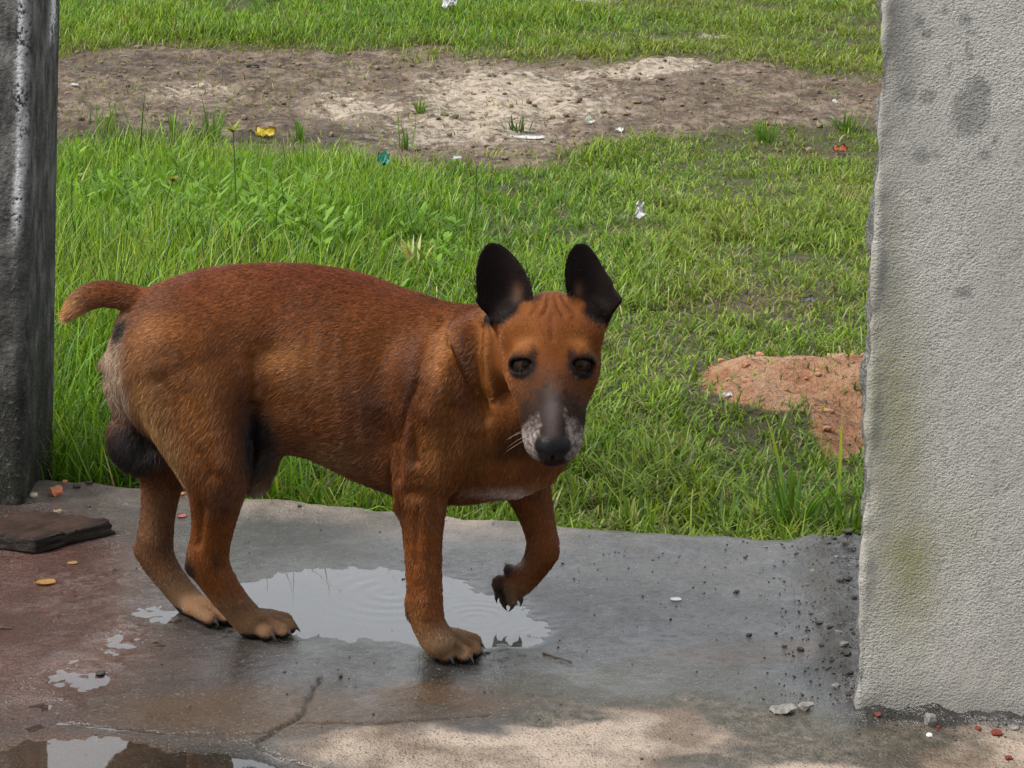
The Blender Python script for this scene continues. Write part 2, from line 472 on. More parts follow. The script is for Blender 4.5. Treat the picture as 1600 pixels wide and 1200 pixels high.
wme = mesh_np('puddle', np.stack([_X, _Y, -0.0013 + ripple(_X, _Y)], -1).reshape(-1, 3)[_used], _inv.reshape(-1, 4))
t = NT('water')
gm_n = t.new('ShaderNodeNewGeometry')
dt = t.new('ShaderNodeVectorMath', operation='DOT_PRODUCT')
t.l.new(gm_n.outputs['Incoming'], dt.inputs[0]); t.l.new(gm_n.outputs['Normal'], dt.inputs[1])
om = t.math('SUBTRACT', 1.0, t.math('ABSOLUTE', dt.outputs['Value']), clamp=True)
frs = t.math('ADD', 0.09, t.math('MULTIPLY', 0.91, t.math('POWER', om, 3.4)), clamp=True)
tr = t.new('ShaderNodeBsdfTransparent'); tr.inputs['Color'].default_value = (0.86, 0.84, 0.80, 1)
gl = t.new('ShaderNodeBsdfGlossy'); gl.inputs['Roughness'].default_value = 0.02
mx = t.new('ShaderNodeMixShader')
t.l.new(frs, mx.inputs[0]); t.l.new(tr.outputs[0], mx.inputs[1]); t.l.new(gl.outputs[0], mx.inputs[2])
M_WATER = t.done(mx)
tag(link('puddle', wme, M_WATER), 'shallow rain puddles with ripple rings on the slab', None, None, 'structure')
# ================================================================== pillar on the left
def prism_wall(name, outline, z0, z1, dz, ds, amp, scale, close_top=True, edge_fn=None):
    """upright body over a closed footprint (list of xy, counter-clockwise), skin broken into a fine grid and roughened"""
    pts = []
    n = len(outline)
    for i in range(n):
        p0, p1 = np.array(outline[i]), np.array(outline[(i + 1) % n])
        L = np.linalg.norm(p1 - p0)
        k = max(1, int(L / (ds if i in FINE_SIDES else 0.08)))
        for j in range(k):
            pts.append(p0 + (p1 - p0) * j / k)
    pts = np.array(pts)
    zs = np.arange(z0, z1 + dz, dz)
    m = len(pts)
    V = np.zeros((len(zs), m, 3))
    V[:, :, :2] = pts[None]
    V[:, :, 2] = zs[:, None]
    tang = np.roll(pts, -1, 0) - np.roll(pts, 1, 0)
    nor = np.stack([tang[:, 1], -tang[:, 0]], -1)
    nor /= np.linalg.norm(nor, axis=1, keepdims=True) + 1e-9
    d = amp * fbm(V[:, :, 0], V[:, :, 1], V[:, :, 2], scale, 4) + 2.2 * amp * fbm(V[:, :, 0], V[:, :, 1], V[:, :, 2], 3.0, 2)
    if edge_fn is not None:
        d = d + edge_fn(V)
    V[:, :, :2] += nor[None] * d[:, :, None]
    idx = np.arange(len(zs) * m).reshape(len(zs), m)
    nxt = np.roll(idx, -1, 1)
    q = np.stack([idx[:-1], nxt[:-1], nxt[1:], idx[1:]], -1).reshape(-1, 4)
    verts = V.reshape(-1, 3)
    top = np.array([[*pts.mean(0), zs[-1]]])
    tris = np.stack([idx[-1], nxt[-1], np.full(m, len(verts))], -1)
    return mesh_np(name, np.vstack([verts, top]), q, tris)

A = on_z(84, 744, -0.03)[:2]; B = on_z(36, 792, 0.0)[:2]
LEFT = np.array([-0.42, 0.03])
corner = lambda P, Q, r: [P + (Q - P) / np.linalg.norm(Q - P) * r]
outl = []
ring = [A, A + LEFT, B + LEFT, B]
for i in range(4):
    P, Q, R_ = ring[i - 1], ring[i], ring[(i + 1) % 4]
    a_, b_ = Q + (P - Q) / np.linalg.norm(P - Q) * 0.016, Q + (R_ - Q) / np.linalg.norm(R_ - Q) * 0.016
    outl += [a_, Q + 0.29 * ((a_ - Q) + (b_ - Q)), b_]
FINE_SIDES = {0, 1, 7, 8, 9, 10, 11, 2}
pme = prism_wall('pillar', outl, -0.18, 2.6, 0.02, 0.006, 0.0009, 30.0)
pv = np.zeros(len(pme.vertices) * 3, np.float32); pme.vertices.foreach_get('co', pv); pv = pv.reshape(-1, 3)
pu, pvv = proj(pv)
pun = pu + 5 * fbm(pv[:, 1], pv[:, 2], 0.0, 18.0, 3)
lime = 1.3 * np.exp(-((pun - np.interp(pvv, [-400, 0, 150, 250, 400], [40, 37, 34, 31, 25])) / 6.5) ** 2) * sstep(400, 300, pvv)
lime = np.maximum(lime, 1.2 * np.exp(-((pun - 83) / 4.5) ** 2) * sstep(75, 40, pvv))
f_attr(pme, 'lime', np.clip(lime * (pv[:, 1] < A[1] + 0.05), 0, 1))
t = NT('stained_concrete')
p = t.pos()
pz = t.mapv(p, (1, 1, 0.5))
n1, n2, n3 = t.noise(p, 9.0, 8), t.noise(pz, 34.0, 6), t.noise(p, 160.0, 4)
sep = t.new('ShaderNodeSeparateXYZ'); t.put(sep, 0, p)
c = t.mix(t.ramp(n2, [(0.38, 0.0), (0.64, 1.0)]), (0.034, 0.033, 0.031), (0.165, 0.16, 0.15))
c = t.mix(t.ramp(n1, [(0.42, 0.0), (0.62, 0.8)]), c, (0.035, 0.034, 0.033))
low = t.math('SUBTRACT', 1.0, t.math('MULTIPLY', sep.outputs[2], 2.6), clamp=True)
c = t.mix(t.math('MULTIPLY', low, t.ramp(n1, [(0.3, 0.35), (0.6, 1.0)])), c, (0.014, 0.015, 0.008))
c = t.mix(t.math('MULTIPLY', t.attr('lime').outputs['Fac'], t.ramp(t.math('ADD', t.math('MULTIPLY', n3, 0.6), t.math('MULTIPLY', n2, 0.4)), [(0.44, 0.0), (0.50, 1.0)])), c, (0.66, 0.66, 0.65))
c = t.mix(t.ramp(n3, [(0.60, 0.0), (0.75, 0.5)]), c, (0.28, 0.27, 0.26))
M_PILLAR = t.done(t.bsdf(c, 0.8, t.bump(t.math('ADD', n3, t.math('MULTIPLY', n2, 0.7)), 1.0, 0.005), 0.10))
tag(link('concrete_pillar', pme, M_PILLAR), 'dark stained concrete pillar with white lime streaks at left edge', 'pillar')

# ================================================================== plastered wall on the right
W0 = on_z(1339, 1113, 0.0)
W1 = on_z(1600, 1126, 0.0)
wd = (W1 - W0)[:2]; wd /= np.linalg.norm(wd)
wn_ = np.array([wd[1], -wd[0]])                       # towards the camera
view0 = W0[:2] / np.linalg.norm(W0[:2])
TH = 0.13
back0 = W0[:2] + view0 * TH + wd * 0.004              # the broken end runs back almost along the line of sight
ring = [W0[:2], W0[:2] + wd * 0.34, W0[:2] + wd * 3.0, back0 + wd * 3.0, back0]
FINE_SIDES = {0, 4}
def broken(V):
    s = (V[:, :, 0] - W0[0]) * wd[0] + (V[:, :, 1] - W0[1]) * wd[1]
    end = np.exp(-(np.maximum(s - 0.004, 0) / 0.007) ** 2)
    rough = 0.011 * fbm(V[:, :, 0], V[:, :, 1], V[:, :, 2], 22.0, 5) + 0.006 * noise(V[:, :, 0], V[:, :, 1], V[:, :, 2], 75.0)
    backw = sstep(0.01, 0.07, (V[:, :, 1] - W0[1]))
    lump = 0.012 * np.exp(-((V[:, :, 2] - 0.595) / 0.022) ** 2) + 0.010 * np.exp(-((V[:, :, 2] - 0.45) / 0.05) ** 2)
    return end * (rough * (0.7 + 1.6 * backw) + backw * (lump + 0.006))
wme2 = prism_wall('wall', ring, -0.06, 2.7, 0.006, 0.004, 0.0010, 90.0, edge_fn=broken)
wv = np.zeros(len(wme2.vertices) * 3, np.float32); wme2.vertices.foreach_get('co', wv); wv = wv.reshape(-1, 3)
s = (wv[:, :2] - W0[:2]) @ wd
dep = -((wv[:, :2] - W0[:2]) @ wn_)
f_attr(wme2, 'raw', sstep(0.006, 0.016, dep + 0.006 * noise(wv[:, 0], wv[:, 1], wv[:, 2], 60.0)) * sstep(0.05, 0.02, s))
wu, wvv = proj(wv)
wuu = wu + 26 * fbm(wv[:, 0], wv[:, 2], 1.0, 14.0, 4)
wvw = wvv + 50 * fbm(wv[:, 0], wv[:, 2], 4.0, 12.0, 4)
algae = np.maximum.reduce([1.0 * blob(wuu, wvw, 1415, 880, 52, 120), 0.75 * blob(wuu, wvw, 1395, 640, 46, 190), 0.35 * blob(wuu, wvw, 1480, 830, 50, 60), 0.3 * blob(wuu, wvw, 1400, 400, 30, 120)])
spots = np.zeros(len(wv))
for cu, cv, ru, rv in ((1515, 175, 34, 45), (1525, 140, 22, 28), (1437, 38, 13, 12), (1449, 58, 12, 11), (1512, 30, 11, 10), (1520, 52, 11, 7), (1514, 88, 8, 7), (1418, 142, 15, 14),
                       (1449, 146, 15, 12), (1480, 108, 6, 6), (1505, 455, 18, 10), (1553, 222, 8, 7), (1450, 317, 10, 6), (1442, 245, 18, 12), (1538, 247, 14, 8), (1512, 72, 6, 6), (1480, 20, 7, 6), (1465, 240, 8, 7)):
    q = np.hypot((wu - cu + 0.3 * (wuu - wu)) / ru, (wvv - cv + 0.2 * (wvw - wvv)) / rv)
    spots = np.maximum(spots, sstep(1.05, 0.7, q))
grime = np.maximum(0.9 * blob(wuu, wvw, 1400, 60, 26, 90) + 0.5 * blob(wuu, wvw, 1385, 330, 22, 200), sstep(1060, 1125, wvw + 30 * noise(wv[:, 0], wv[:, 2], 0, 20)) * (0.55 + 0.6 * noise(wv[:, 0], wv[:, 2], 0, 9)))
for nm, va in (('algae', np.clip(algae, 0, 1)), ('spots', spots), ('grime', np.clip(grime, 0, 1))):
    f_attr(wme2, nm, va)
t = NT('grey_render')
p = t.pos()
n1, n2 = t.noise(p, 6.0, 6), t.noise(p, 480.0, 2, 0.5)
n3 = t.noise(t.mapv(p, (0.9, 0.9, 1.15), (0, 0.5, 0)), 300.0, 3, 0.55, 0.0)
nbig = t.noise(t.mapv(p, (1, 1, 0.45)), 4.0, 5, 0.6, 0.5)
base = t.mix(t.ramp(n1, [(0.3, 0.0), (0.7, 1.0)]), (0.305, 0.29, 0.26), (0.405, 0.39, 0.355))
base = t.mix(t.ramp(nbig, [(0.46, 0.0), (0.64, 0.6)]), base, (0.20, 0.195, 0.175))
c = t.mix(t.math('MULTIPLY', a('grime'), t.ramp(n3, [(0.3, 0.4), (0.6, 0.95)])), base, (0.12, 0.115, 0.10))
c = t.mix(t.math('MULTIPLY', t.math('MULTIPLY', a('algae'), 0.95), t.ramp(n3, [(0.35, 0.4), (0.55, 1.0)])), c, (0.19, 0.18, 0.075))
c = t.mix(t.math('MULTIPLY', a('spots'), t.ramp(n3, [(0.35, 0.95), (0.6, 0.5)])), c, (0.13, 0.127, 0.118))
c = t.mix(t.ramp(n3, [(0.36, 0.6), (0.48, 0.0)]), c, (0.16, 0.155, 0.14))
raw = t.mix(t.ramp(n3, [(0.4, 0.0), (0.6, 1.0)]), (0.045, 0.043, 0.04), (0.17, 0.165, 0.155))
c = t.mix(a('raw'), c, raw)
M_WALL = t.done(t.bsdf(c, 0.75, t.bump(t.math('ADD', n3, t.math('MULTIPLY', n2, 0.6)), t.ramp(n1, [(0.3, 0.35), (0.7, 1.0)]), 0.0036), 0.35))
tag(link('plastered_wall', wme2, M_WALL), 'grey rough plastered wall with broken mortar edge at right', 'wall')
# ================================================================== grass and weeds
def strips(base, hgt, wid, az, lean, curl, face, col0, col1, prof=(1.0, 0.9, 0.6, 0.0), ts=(0.0, 0.36, 0.72, 1.0)):
    """curved tapering blades: base points, length, width, lean azimuth, lean angle, extra bend, facing, root and tip colour"""
    n = len(base)
    k = len(ts)
    P = np.zeros((n, k, 2, 3), np.float32)
    C = np.zeros((n, k, 2, 3), np.float32)
    dx, dy = np.cos(az), np.sin(az)
    wx_, wy_ = np.cos(face) * wid / 2, np.sin(face) * wid / 2
    pos = base.astype(np.float32).copy()
    prev = 0.0
    for i, tt in enumerate(ts):
        if i:
            ang = lean + curl * (0.5 * (tt + prev)) ** 1.3
            st = hgt * (tt - prev)
            pos = pos + np.stack([dx * np.sin(ang) * st, dy * np.sin(ang) * st, np.cos(ang) * st], -1)
            prev = tt
        w = prof[i]
        P[:, i, 0] = pos - np.stack([wx_ * w, wy_ * w, 0 * w * wx_], -1)
        P[:, i, 1] = pos + np.stack([wx_ * w, wy_ * w, 0 * w * wx_], -1)
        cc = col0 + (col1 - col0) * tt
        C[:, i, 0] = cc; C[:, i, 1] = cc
    P = P.reshape(n, k * 2, 3); C = C.reshape(n, k * 2, 3)
    last = k * 2 - 1                                        # the two tip vertices meet: keep one
    P, C = P[:, :last], C[:, :last]
    b = (np.arange(n) * last)[:, None]
    quads = np.concatenate([b + np.array([[2 * i, 2 * i + 1, 2 * i + 3, 2 * i + 2]]) for i in range(k - 2)], 0) if k > 2 else None
    tris = b + np.array([[2 * (k - 2), 2 * (k - 2) + 1, 2 * (k - 1)]])
    return P.reshape(-1, 3), quads, tris, C.reshape(-1, 3)

def blades_obj(name, sets, mat, loc=None, parent=None):
    vo, V, Q, T, C = 0, [], [], [], []
    for v, q, tr_, c in sets:
        V.append(v); C.append(c)
        if q is not None:
            Q.append(q + vo)
        T.append(tr_ + vo)
        vo += len(v)
    V = np.vstack(V)
    if loc is not None:
        V = V - np.asarray(loc, np.float32)
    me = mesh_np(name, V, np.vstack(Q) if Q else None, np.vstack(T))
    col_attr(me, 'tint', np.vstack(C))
    return link(name, me, mat, parent, loc)

t = NT('grass_blade')
tc = t.attr('tint').outputs['Color']
pb = t.bsdf(tc, 0.42, None, 0.32)
tl = t.new('ShaderNodeBsdfTranslucent'); t.put(tl, 'Color', t.mix(1.0, tc, (1.25, 1.2, 0.7), 'MULTIPLY'))
mx = t.new('ShaderNodeMixShader'); mx.inputs[0].default_value = 0.42
t.l.new(pb.outputs[0], mx.inputs[1]); t.l.new(tl.outputs[0], mx.inputs[2])
M_GRASS = t.done(mx)
t = NT('weed_leaf')
tc = t.attr('tint').outputs['Color']
pb = t.bsdf(tc, 0.6, None, 0.2)
tl = t.new('ShaderNodeBsdfTranslucent'); t.put(tl, 'Color', t.mix(1.0, tc, (1.2, 1.2, 0.6), 'MULTIPLY'))
mx = t.new('ShaderNodeMixShader'); mx.inputs[0].default_value = 0.35
t.l.new(pb.outputs[0], mx.inputs[1]); t.l.new(tl.outputs[0], mx.inputs[2])
M_WEED = t.done(mx)

def grass_points(n, y0, y1, power=1.25):
    ys = np.linspace(y0, y1, 600)
    pdf = (0.62 * ys + 0.5) * ys ** -power
    cdf = np.cumsum(pdf); cdf /= cdf[-1]
    Y = np.interp(rng.random(n), cdf, ys)
    X = (rng.random(n) - 0.5) * (0.72 * Y + 0.6) - 0.015 * Y
    return X, Y

GREENS = np.array([(0.052, 0.145, 0.009), (0.090, 0.215, 0.013), (0.14, 0.275, 0.020), (0.24, 0.36, 0.045), (0.032, 0.088, 0.010)])
STRAW = np.array([(0.34, 0.28, 0.13), (0.26, 0.20, 0.09), (0.42, 0.37, 0.22)])

def sward(n, y0, y1, power=1.25):
    X, Y = grass_points(n, y0, y1, power)
    keep = Y > slab_edge(X) + 0.015
    bare, sand, mud, red = masks(X, Y)
    cl = fbm(X, Y, 1.5, 2.2, 3)
    cl2 = noise(X, Y, 6.5, 16.0)
    dens = (1 - 0.96 * sstep(0.20, 0.95, bare + 0.55 * cl2 + 0.35 * cl)) * (1 - 0.92 * sstep(0.42, 0.85, red + 0.8 * cl2 * np.minimum(1, 3 * red))) * (0.62 + 0.9 * cl + 0.7 * cl2)
    ur = px_of_ground(X, Y)[0]
    dens = dens * (1 - 0.20 * sstep(750, 1000, ur) * sstep(-0.05, 0.25, fbm(X, Y, 21.0, 4.0, 3)))
    keep &= rng.random(n) < np.clip(dens, 0.012 + 0.05 * (cl2 > 0.16), 1)
    X, Y, cl, cl2, bare, red = X[keep], Y[keep], cl[keep], cl2[keep], bare[keep], red[keep]
    n = len(X)
    u, v = px_of_ground(X, Y)
    tall = sstep(760, 420, u + 200 * cl) * sstep(215, 300, v)
    tallN = sstep(1000, 500, u + 150 * cl) * sstep(560, 640, v)
    bank = sstep(140, 60, v)
    h = 0.050 + 0.028 * bank + 0.13 * tall + 0.03 * tallN + 0.040 * sstep(0.0, 0.3, cl) + 0.02 * sstep(0.1, 0.3, cl2)
    h = h * (0.55 + 0.8 * rng.random(n)) * (1 - 0.5 * np.clip(bare, 0, 1)) * (1 - 0.35 * red) * (1 - 0.22 * sstep(750, 1050, u))
    h = np.where(rng.random(n) < 0.02, h * 1.5, h)
    wid = (0.0026 + 0.0022 * rng.random(n)) * (0.82 + 0.07 * Y)
    az = rng.random(n) * 2 * math.pi
    lean = np.abs(rng.normal(0.0, 0.42, n)) * (1 - 0.4 * tall) + 0.25 * (1 - tall) * rng.random(n)
    curl = np.abs(rng.normal(0.9, 0.6, n)) + 0.7 * sstep(750, 1050, u) * rng.random(n)
    face = az + math.pi / 2 + rng.normal(0, 0.5, n)
    g = GREENS[np.clip((rng.random(n) * 3.2 + 1.0 + 2.4 * cl).astype(int), 0, 4)]
    yel = np.clip(0.25 * sstep(700, 1150, u) + 0.5 * bare + 0.35 * bank * sstep(30, 120, v) + 0.5 * fbm(X, Y, 12.0, 1.3, 2), 0, 0.8)[:, None]
    g = g * (1 - yel) + np.array([0.25, 0.28, 0.05]) * yel
    dryf = rng.random(n) < (0.05 + 0.35 * bare + 0.12 * sstep(750, 1100, u) + 0.14 * sstep(0.15, 0.3, noise(X, Y, 2.5, 3.0)))
    g = np.where(dryf[:, None], STRAW[rng.integers(0, 3, n)] * (0.6 + 0.5 * rng.random(n))[:, None], g)
    g = g * (0.60 + 0.75 * rng.random(n))[:, None]
    lean = np.where(dryf, lean + 0.7 * rng.random(n), lean)
    base = np.stack([X, Y, gz_fine(X, Y) - 0.004], -1)
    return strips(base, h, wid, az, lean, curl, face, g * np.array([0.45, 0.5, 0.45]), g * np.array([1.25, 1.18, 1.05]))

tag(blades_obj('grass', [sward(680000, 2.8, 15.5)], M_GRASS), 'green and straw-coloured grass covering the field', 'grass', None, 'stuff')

def many_at(pixels, spread_px, per, Ys=None):
    """ground points scattered round given photograph pixels"""
    out = []
    for (u, v) in pixels:
        for _ in range(per):
            uu_, vv_ = u + rng.normal(0, spread_px[0]), v + rng.normal(0, spread_px[1])
            out.append(ground_hit(uu_, vv_))
    return np.array(out)

def ground_hit(u, v):
    d = ray(u, v)
    ys = np.linspace(2.0, 30, 3000)
    P = C_O[None] + d[None] * (ys / d[1])[:, None]
    g = gz_fine(P[:, 0], P[:, 1])
    k = np.argmax(P[:, 2] < g)
    return np.array([P[k, 0], P[k, 1], g[k]])

# broad-leaved weeds that run together among the grass behind the dog
cen = []
for _ in range(230):
    cen.append(ground_hit(rng.normal(400, 130), rng.normal(425, 34)))
for _ in range(40):
    cen.append(ground_hit(rng.uniform(95, 330), rng.uniform(300, 420)))
for _ in range(20):
    cen.append(ground_hit(rng.uniform(540, 760), rng.normal(425, 20)))
cen = np.array(cen)
k = 9
bp = np.repeat(cen, k, 0)
n = len(bp)
stem_h = np.repeat((0.10 + 0.13 * rng.random(len(cen))) * np.where(px_of_ground(cen[:, 0], cen[:, 1])[0] < 540, 1.0, 0.35), k) * np.tile(np.linspace(0.45, 1, k), len(cen))
bp[:, 2] += stem_h
az = np.tile(np.arange(k) * 2.4, len(cen)) + np.repeat(rng.random(len(cen)) * 6, k)
gw = np.array([0.125, 0.235, 0.028]) * (0.6 + 0.8 * rng.random(n))[:, None] * np.array([1.0, 1.0, 1.0])
lv = strips(bp, 0.026 + 0.050 * rng.random(n), 0.008 + 0.014 * rng.random(n), az, 0.6 + 0.6 * rng.random(n), 0.6 * rng.random(n), az + math.pi / 2, gw * 0.85, gw * 1.1, (0.15, 1.0, 0.75, 0.0))
st = strips(cen, stem_h[k - 1::k] + 0.02, np.full(len(cen), 0.003), rng.random(len(cen)) * 6, np.full(len(cen), 0.1), np.full(len(cen), 0.1), rng.random(len(cen)) * 6, np.tile([0.06, 0.12, 0.02], (len(cen), 1)), np.tile([0.07, 0.14, 0.02], (len(cen), 1)))
tag(blades_obj('leafy_weeds', [lv, st], M_WEED), 'patch of broad-leaved green weeds among the tall grass', 'weeds', None, 'stuff')

# clumps one can pick out
def tuft(u, v, n, h, w, spread, cols, label, lean=0.35, curl=1.2, group=None, name='grass_tuft', rise=0.0):
    c_ = ground_hit(u, v)
    ang = rng.random(n) * 2 * math.pi
    r = np.abs(rng.normal(0, spread, n))
    bp = c_[None] + np.stack([np.cos(ang) * r, np.sin(ang) * r, np.full(n, -0.006)], -1)
    az = ang + rng.normal(0, 0.7, n)
    cc = np.array(cols)[rng.integers(0, len(cols), n)] * (0.75 + 0.5 * rng.random(n))[:, None]
    hh_ = h * (0.45 + 0.65 * rng.random(n))
    s_ = strips(bp, hh_, w * (0.7 + 0.6 * rng.random(n)), az, lean * rng.random(n) + rise, curl * rng.random(n) ** 0.7, az + math.pi / 2 + rng.normal(0, 0.4, n), cc * 0.75, cc * 1.1,
                (0.75, 1.0, 0.85, 0.5, 0.0), (0.0, 0.28, 0.55, 0.8, 1.0))
    o = blades_obj(name, [s_], M_GRASS, tuple(c_))
    return tag(o, label, 'grass', group)

G3 = [(0.085, 0.18, 0.022), (0.12, 0.22, 0.03), (0.06, 0.14, 0.018)]
YG = [(0.25, 0.30, 0.06), (0.40, 0.36, 0.14), (0.14, 0.22, 0.04), (0.46, 0.42, 0.24)]
tuft(648, 440, 26, 0.17, 0.013, 0.02, YG, 'broad yellowing grass clump just behind the dog, left of its ears', 0.5, 1.3)
tuft(722, 440, 22, 0.13, 0.012, 0.02, G3 + YG[2:3], 'small broad-bladed green clump beside the dog ear', 0.5, 1.0)
tuft(1235, 842, 60, 0.155, 0.0065, 0.035, G3, 'tall grass tuft over the slab edge near the plastered wall', 0.5, 1.2)
tuft(1325, 842, 30, 0.17, 0.006, 0.02, G3 + YG[2:3], 'grass tuft in the corner between slab edge and plastered wall', 0.35, 0.9)
tuft(1130, 842, 26, 0.09, 0.006, 0.02, G3, 'short grass tuft at the slab edge, left of the taller ones', 0.5, 1.0)
tuft(985, 828, 26, 0.085, 0.006, 0.02, G3 + YG[:1], 'short grass tuft at slab edge right of the raised paw', 0.6, 1.2)
tuft(1196, 222, 40, 0.12, 0.008, 0.035, G3, 'round green tuft on the brown soil at right', 0.7, 0.8)
tuft(1320, 205, 50, 0.12, 0.008, 0.05, G3, 'wide green tuft on the soil beside the plastered wall', 0.7, 0.8)
tuft(330, 222, 34, 0.22, 0.007, 0.05, G3, 'upright green tuft on the dark mud strip, tallest one', 0.3, 0.8)
tuft(270, 215, 22, 0.16, 0.007, 0.05, G3, 'thin green tuft on the mud strip near the pillar', 0.4, 0.8)
tuft(160, 205, 22, 0.15, 0.007, 0.05, G3, 'small green tuft on the mud strip, closest to pillar', 0.4, 0.8)
tuft(633, 232, 18, 0.14, 0.007, 0.025, G3, 'small green tuft at the foot of the sandy patch', 0.4, 0.6)
tuft(655, 178, 22, 0.10, 0.009, 0.025, G3 + YG[:1], 'sparse yellow green tuft on bare sandy soil', 0.6, 0.6)
tuft(810, 206, 20, 0.11, 0.010, 0.03, [(0.05, 0.10, 0.02)], 'dark green tuft on sand above the white strip', 0.9, 0.4)
tuft(470, 220, 18, 0.12, 0.008, 0.025, G3, 'small tuft right of the yellow scrap on the mud', 0.5, 0.6)

def arc(u, v, h, w, az, lean, curl, col, label, n=1):
    c_ = ground_hit(u, v)
    bp = np.repeat(c_[None], n, 0) + rng.normal(0, 0.004, (n, 3)) * [1, 1, 0]
    cc = np.tile(np.array(col), (n, 1))
    s_ = strips(bp, np.full(n, h) * (0.9 + 0.2 * rng.random(n)), np.full(n, w), np.full(n, az) + rng.normal(0, 0.15, n), np.full(n, lean), np.full(n, curl), np.full(n, az + math.pi / 2 * 0.5), cc, cc * 1.1,
                (0.7, 1.0, 1.0, 0.9, 0.8, 0.55, 0.0), (0, 0.18, 0.36, 0.52, 0.68, 0.84, 1.0))
    return tag(blades_obj('single_grass', [s_], M_GRASS, tuple(c_)), label, 'grass')
arc(1222, 800, 0.20, 0.007, 2.7, 0.10, 0.35, (0.28, 0.36, 0.03), 'long yellow green blade rising left of the red earth')
arc(1305, 812, 0.19, 0.008, 1.5, 0.0, 0.1, (0.24, 0.30, 0.03), 'stiff upright yellow green blade beside the plastered wall')
arc(1195, 820, 0.20, 0.006, 3.0, 0.35, 1.9, (0.16, 0.26, 0.04), 'long green blade arching left over the turf')
arc(1265, 815, 0.18, 0.006, 0.6, 0.35, 0.2, (0.12, 0.20, 0.04), 'straight green blade slanting right towards the wall')
arc(430, 436, 0.12, 0.010, 3.0, 0.1, 2.6, (0.55, 0.50, 0.28), 'pale straw blade curled over above the dog back')
arc(398, 436, 0.11, 0.009, 0.2, 0.1, 2.6, (0.55, 0.50, 0.28), 'pale straw blade curling right above the dog back')
arc(300, 445, 0.10, 0.009, 3.0, 0.1, 2.6, (0.50, 0.46, 0.27), 'pale curled straw blade above the dog rump')

def stalk(u, v, h, lean_x, head, label):
    """a thin upright sedge stalk with a tuft of small florets on top"""
    c_ = ground_hit(u, v)
    root = bpy.data.objects.new('sedge_stalk', None); COL.objects.link(root); root.location = c_
    n_, k_ = 10, 5
    V, Q = [], []
    for i in range(n_):
        f = i / (n_ - 1)
        for j in range(k_):
            an = 2 * math.pi * j / k_
            r = 0.0032 * (1 - 0.45 * f)
            V.append((lean_x * f * f + r * math.cos(an), r * math.sin(an), h * f))
        if i:
            for j in range(k_):
                a0, a1 = (i - 1) * k_ + j, (i - 1) * k_ + (j + 1) % k_
                Q.append((a0, a1, a1 + k_, a0 + k_))
    link('stem', mesh_np('stem', V, Q), M_STALK, root)
    if head:
        m_ = 34
        an = rng.random(m_) * 6.28
        bp = np.tile([lean_x, 0, h], (m_, 1)).astype(float)
        s_ = strips(bp, head * (0.4 + 0.6 * rng.random(m_)), np.full(m_, 0.007), an, 0.5 + 0.9 * rng.random(m_), 0.5 * rng.random(m_), an + 1.57, np.tile([0.12, 0.17, 0.03], (m_, 1)), np.tile([0.30, 0.30, 0.08], (m_, 1)), (0.5, 0.8, 1.0, 0.0))
        o = blades_obj('flower_head', [s_], M_GRASS); o.parent = root
    tag(root, label, 'sedge', 'sedge stalks in the tall grass')
M_STALK = simple_mat('stalk_green', (0.03, 0.07, 0.015), (0.05, 0.10, 0.02), 60, 0.6)
stalk(368, 420, 0.40, -0.015, 0.05, 'tall dark sedge stalk with a seed head standing above dog back')
stalk(240, 430, 0.27, 0.05, 0.03, 'slanting sedge stalk between pillar and the tall sedge')
stalk(110, 420, 0.26, 0.0, 0.0, 'bare sedge stalk right beside the pillar')
stalk(648, 400, 0.16, -0.03, 0.0, 'thin dark stalk just right of the green plastic scrap')
stalk(742, 350, 0.19, 0.0, 0.0, 'thin upright stalk above the dog left ear')
stalk(494, 330, 0.16, 0.01, 0.0, 'thin upright stalk between tall sedge and green scrap')
# ================================================================== small things lying about
def rock_mesh(name, sx_, sy_, sz_, seed, sub=3, rough=0.35, flat=0.0):
    bm = bmesh.new()
    bmesh.ops.create_icosphere(bm, subdivisions=sub, radius=1.0)
    o = seed * 3.7
    co = np.array([v.co for v in bm.verts])
    d = 1 + rough * fbm(co[:, 0] + o, co[:, 1] + o, co[:, 2] + o, 1.3, 3) * 1.6
    for v, f in zip(bm.verts, d):
        c_ = v.co * f
        # knock flats into the lump so that it reads as broken, not as a ball
        c_.x = max(min(c_.x, 0.75), -0.8); c_.z = min(c_.z, 0.62 + 0.15 * flat)
        v.co = (c_.x * sx_, c_.y * sy_, c_.z * sz_)
    me = bpy.data.meshes.new(name); bm.to_mesh(me); bm.free()
    for pl in me.polygons:
        pl.use_smooth = False
    return me

def place_rock(name, p, s, mat, label, cat, seed, rz=0.0, group=None, rough=0.35):
    me = rock_mesh(name, s[0], s[1], s[2], seed, 2, rough)
    o = link(name, me, mat, None, (p[0], p[1], p[2] + s[2] * 0.55))
    o.rotation_euler = (0, 0, rz)
    return tag(o, label, cat, group)

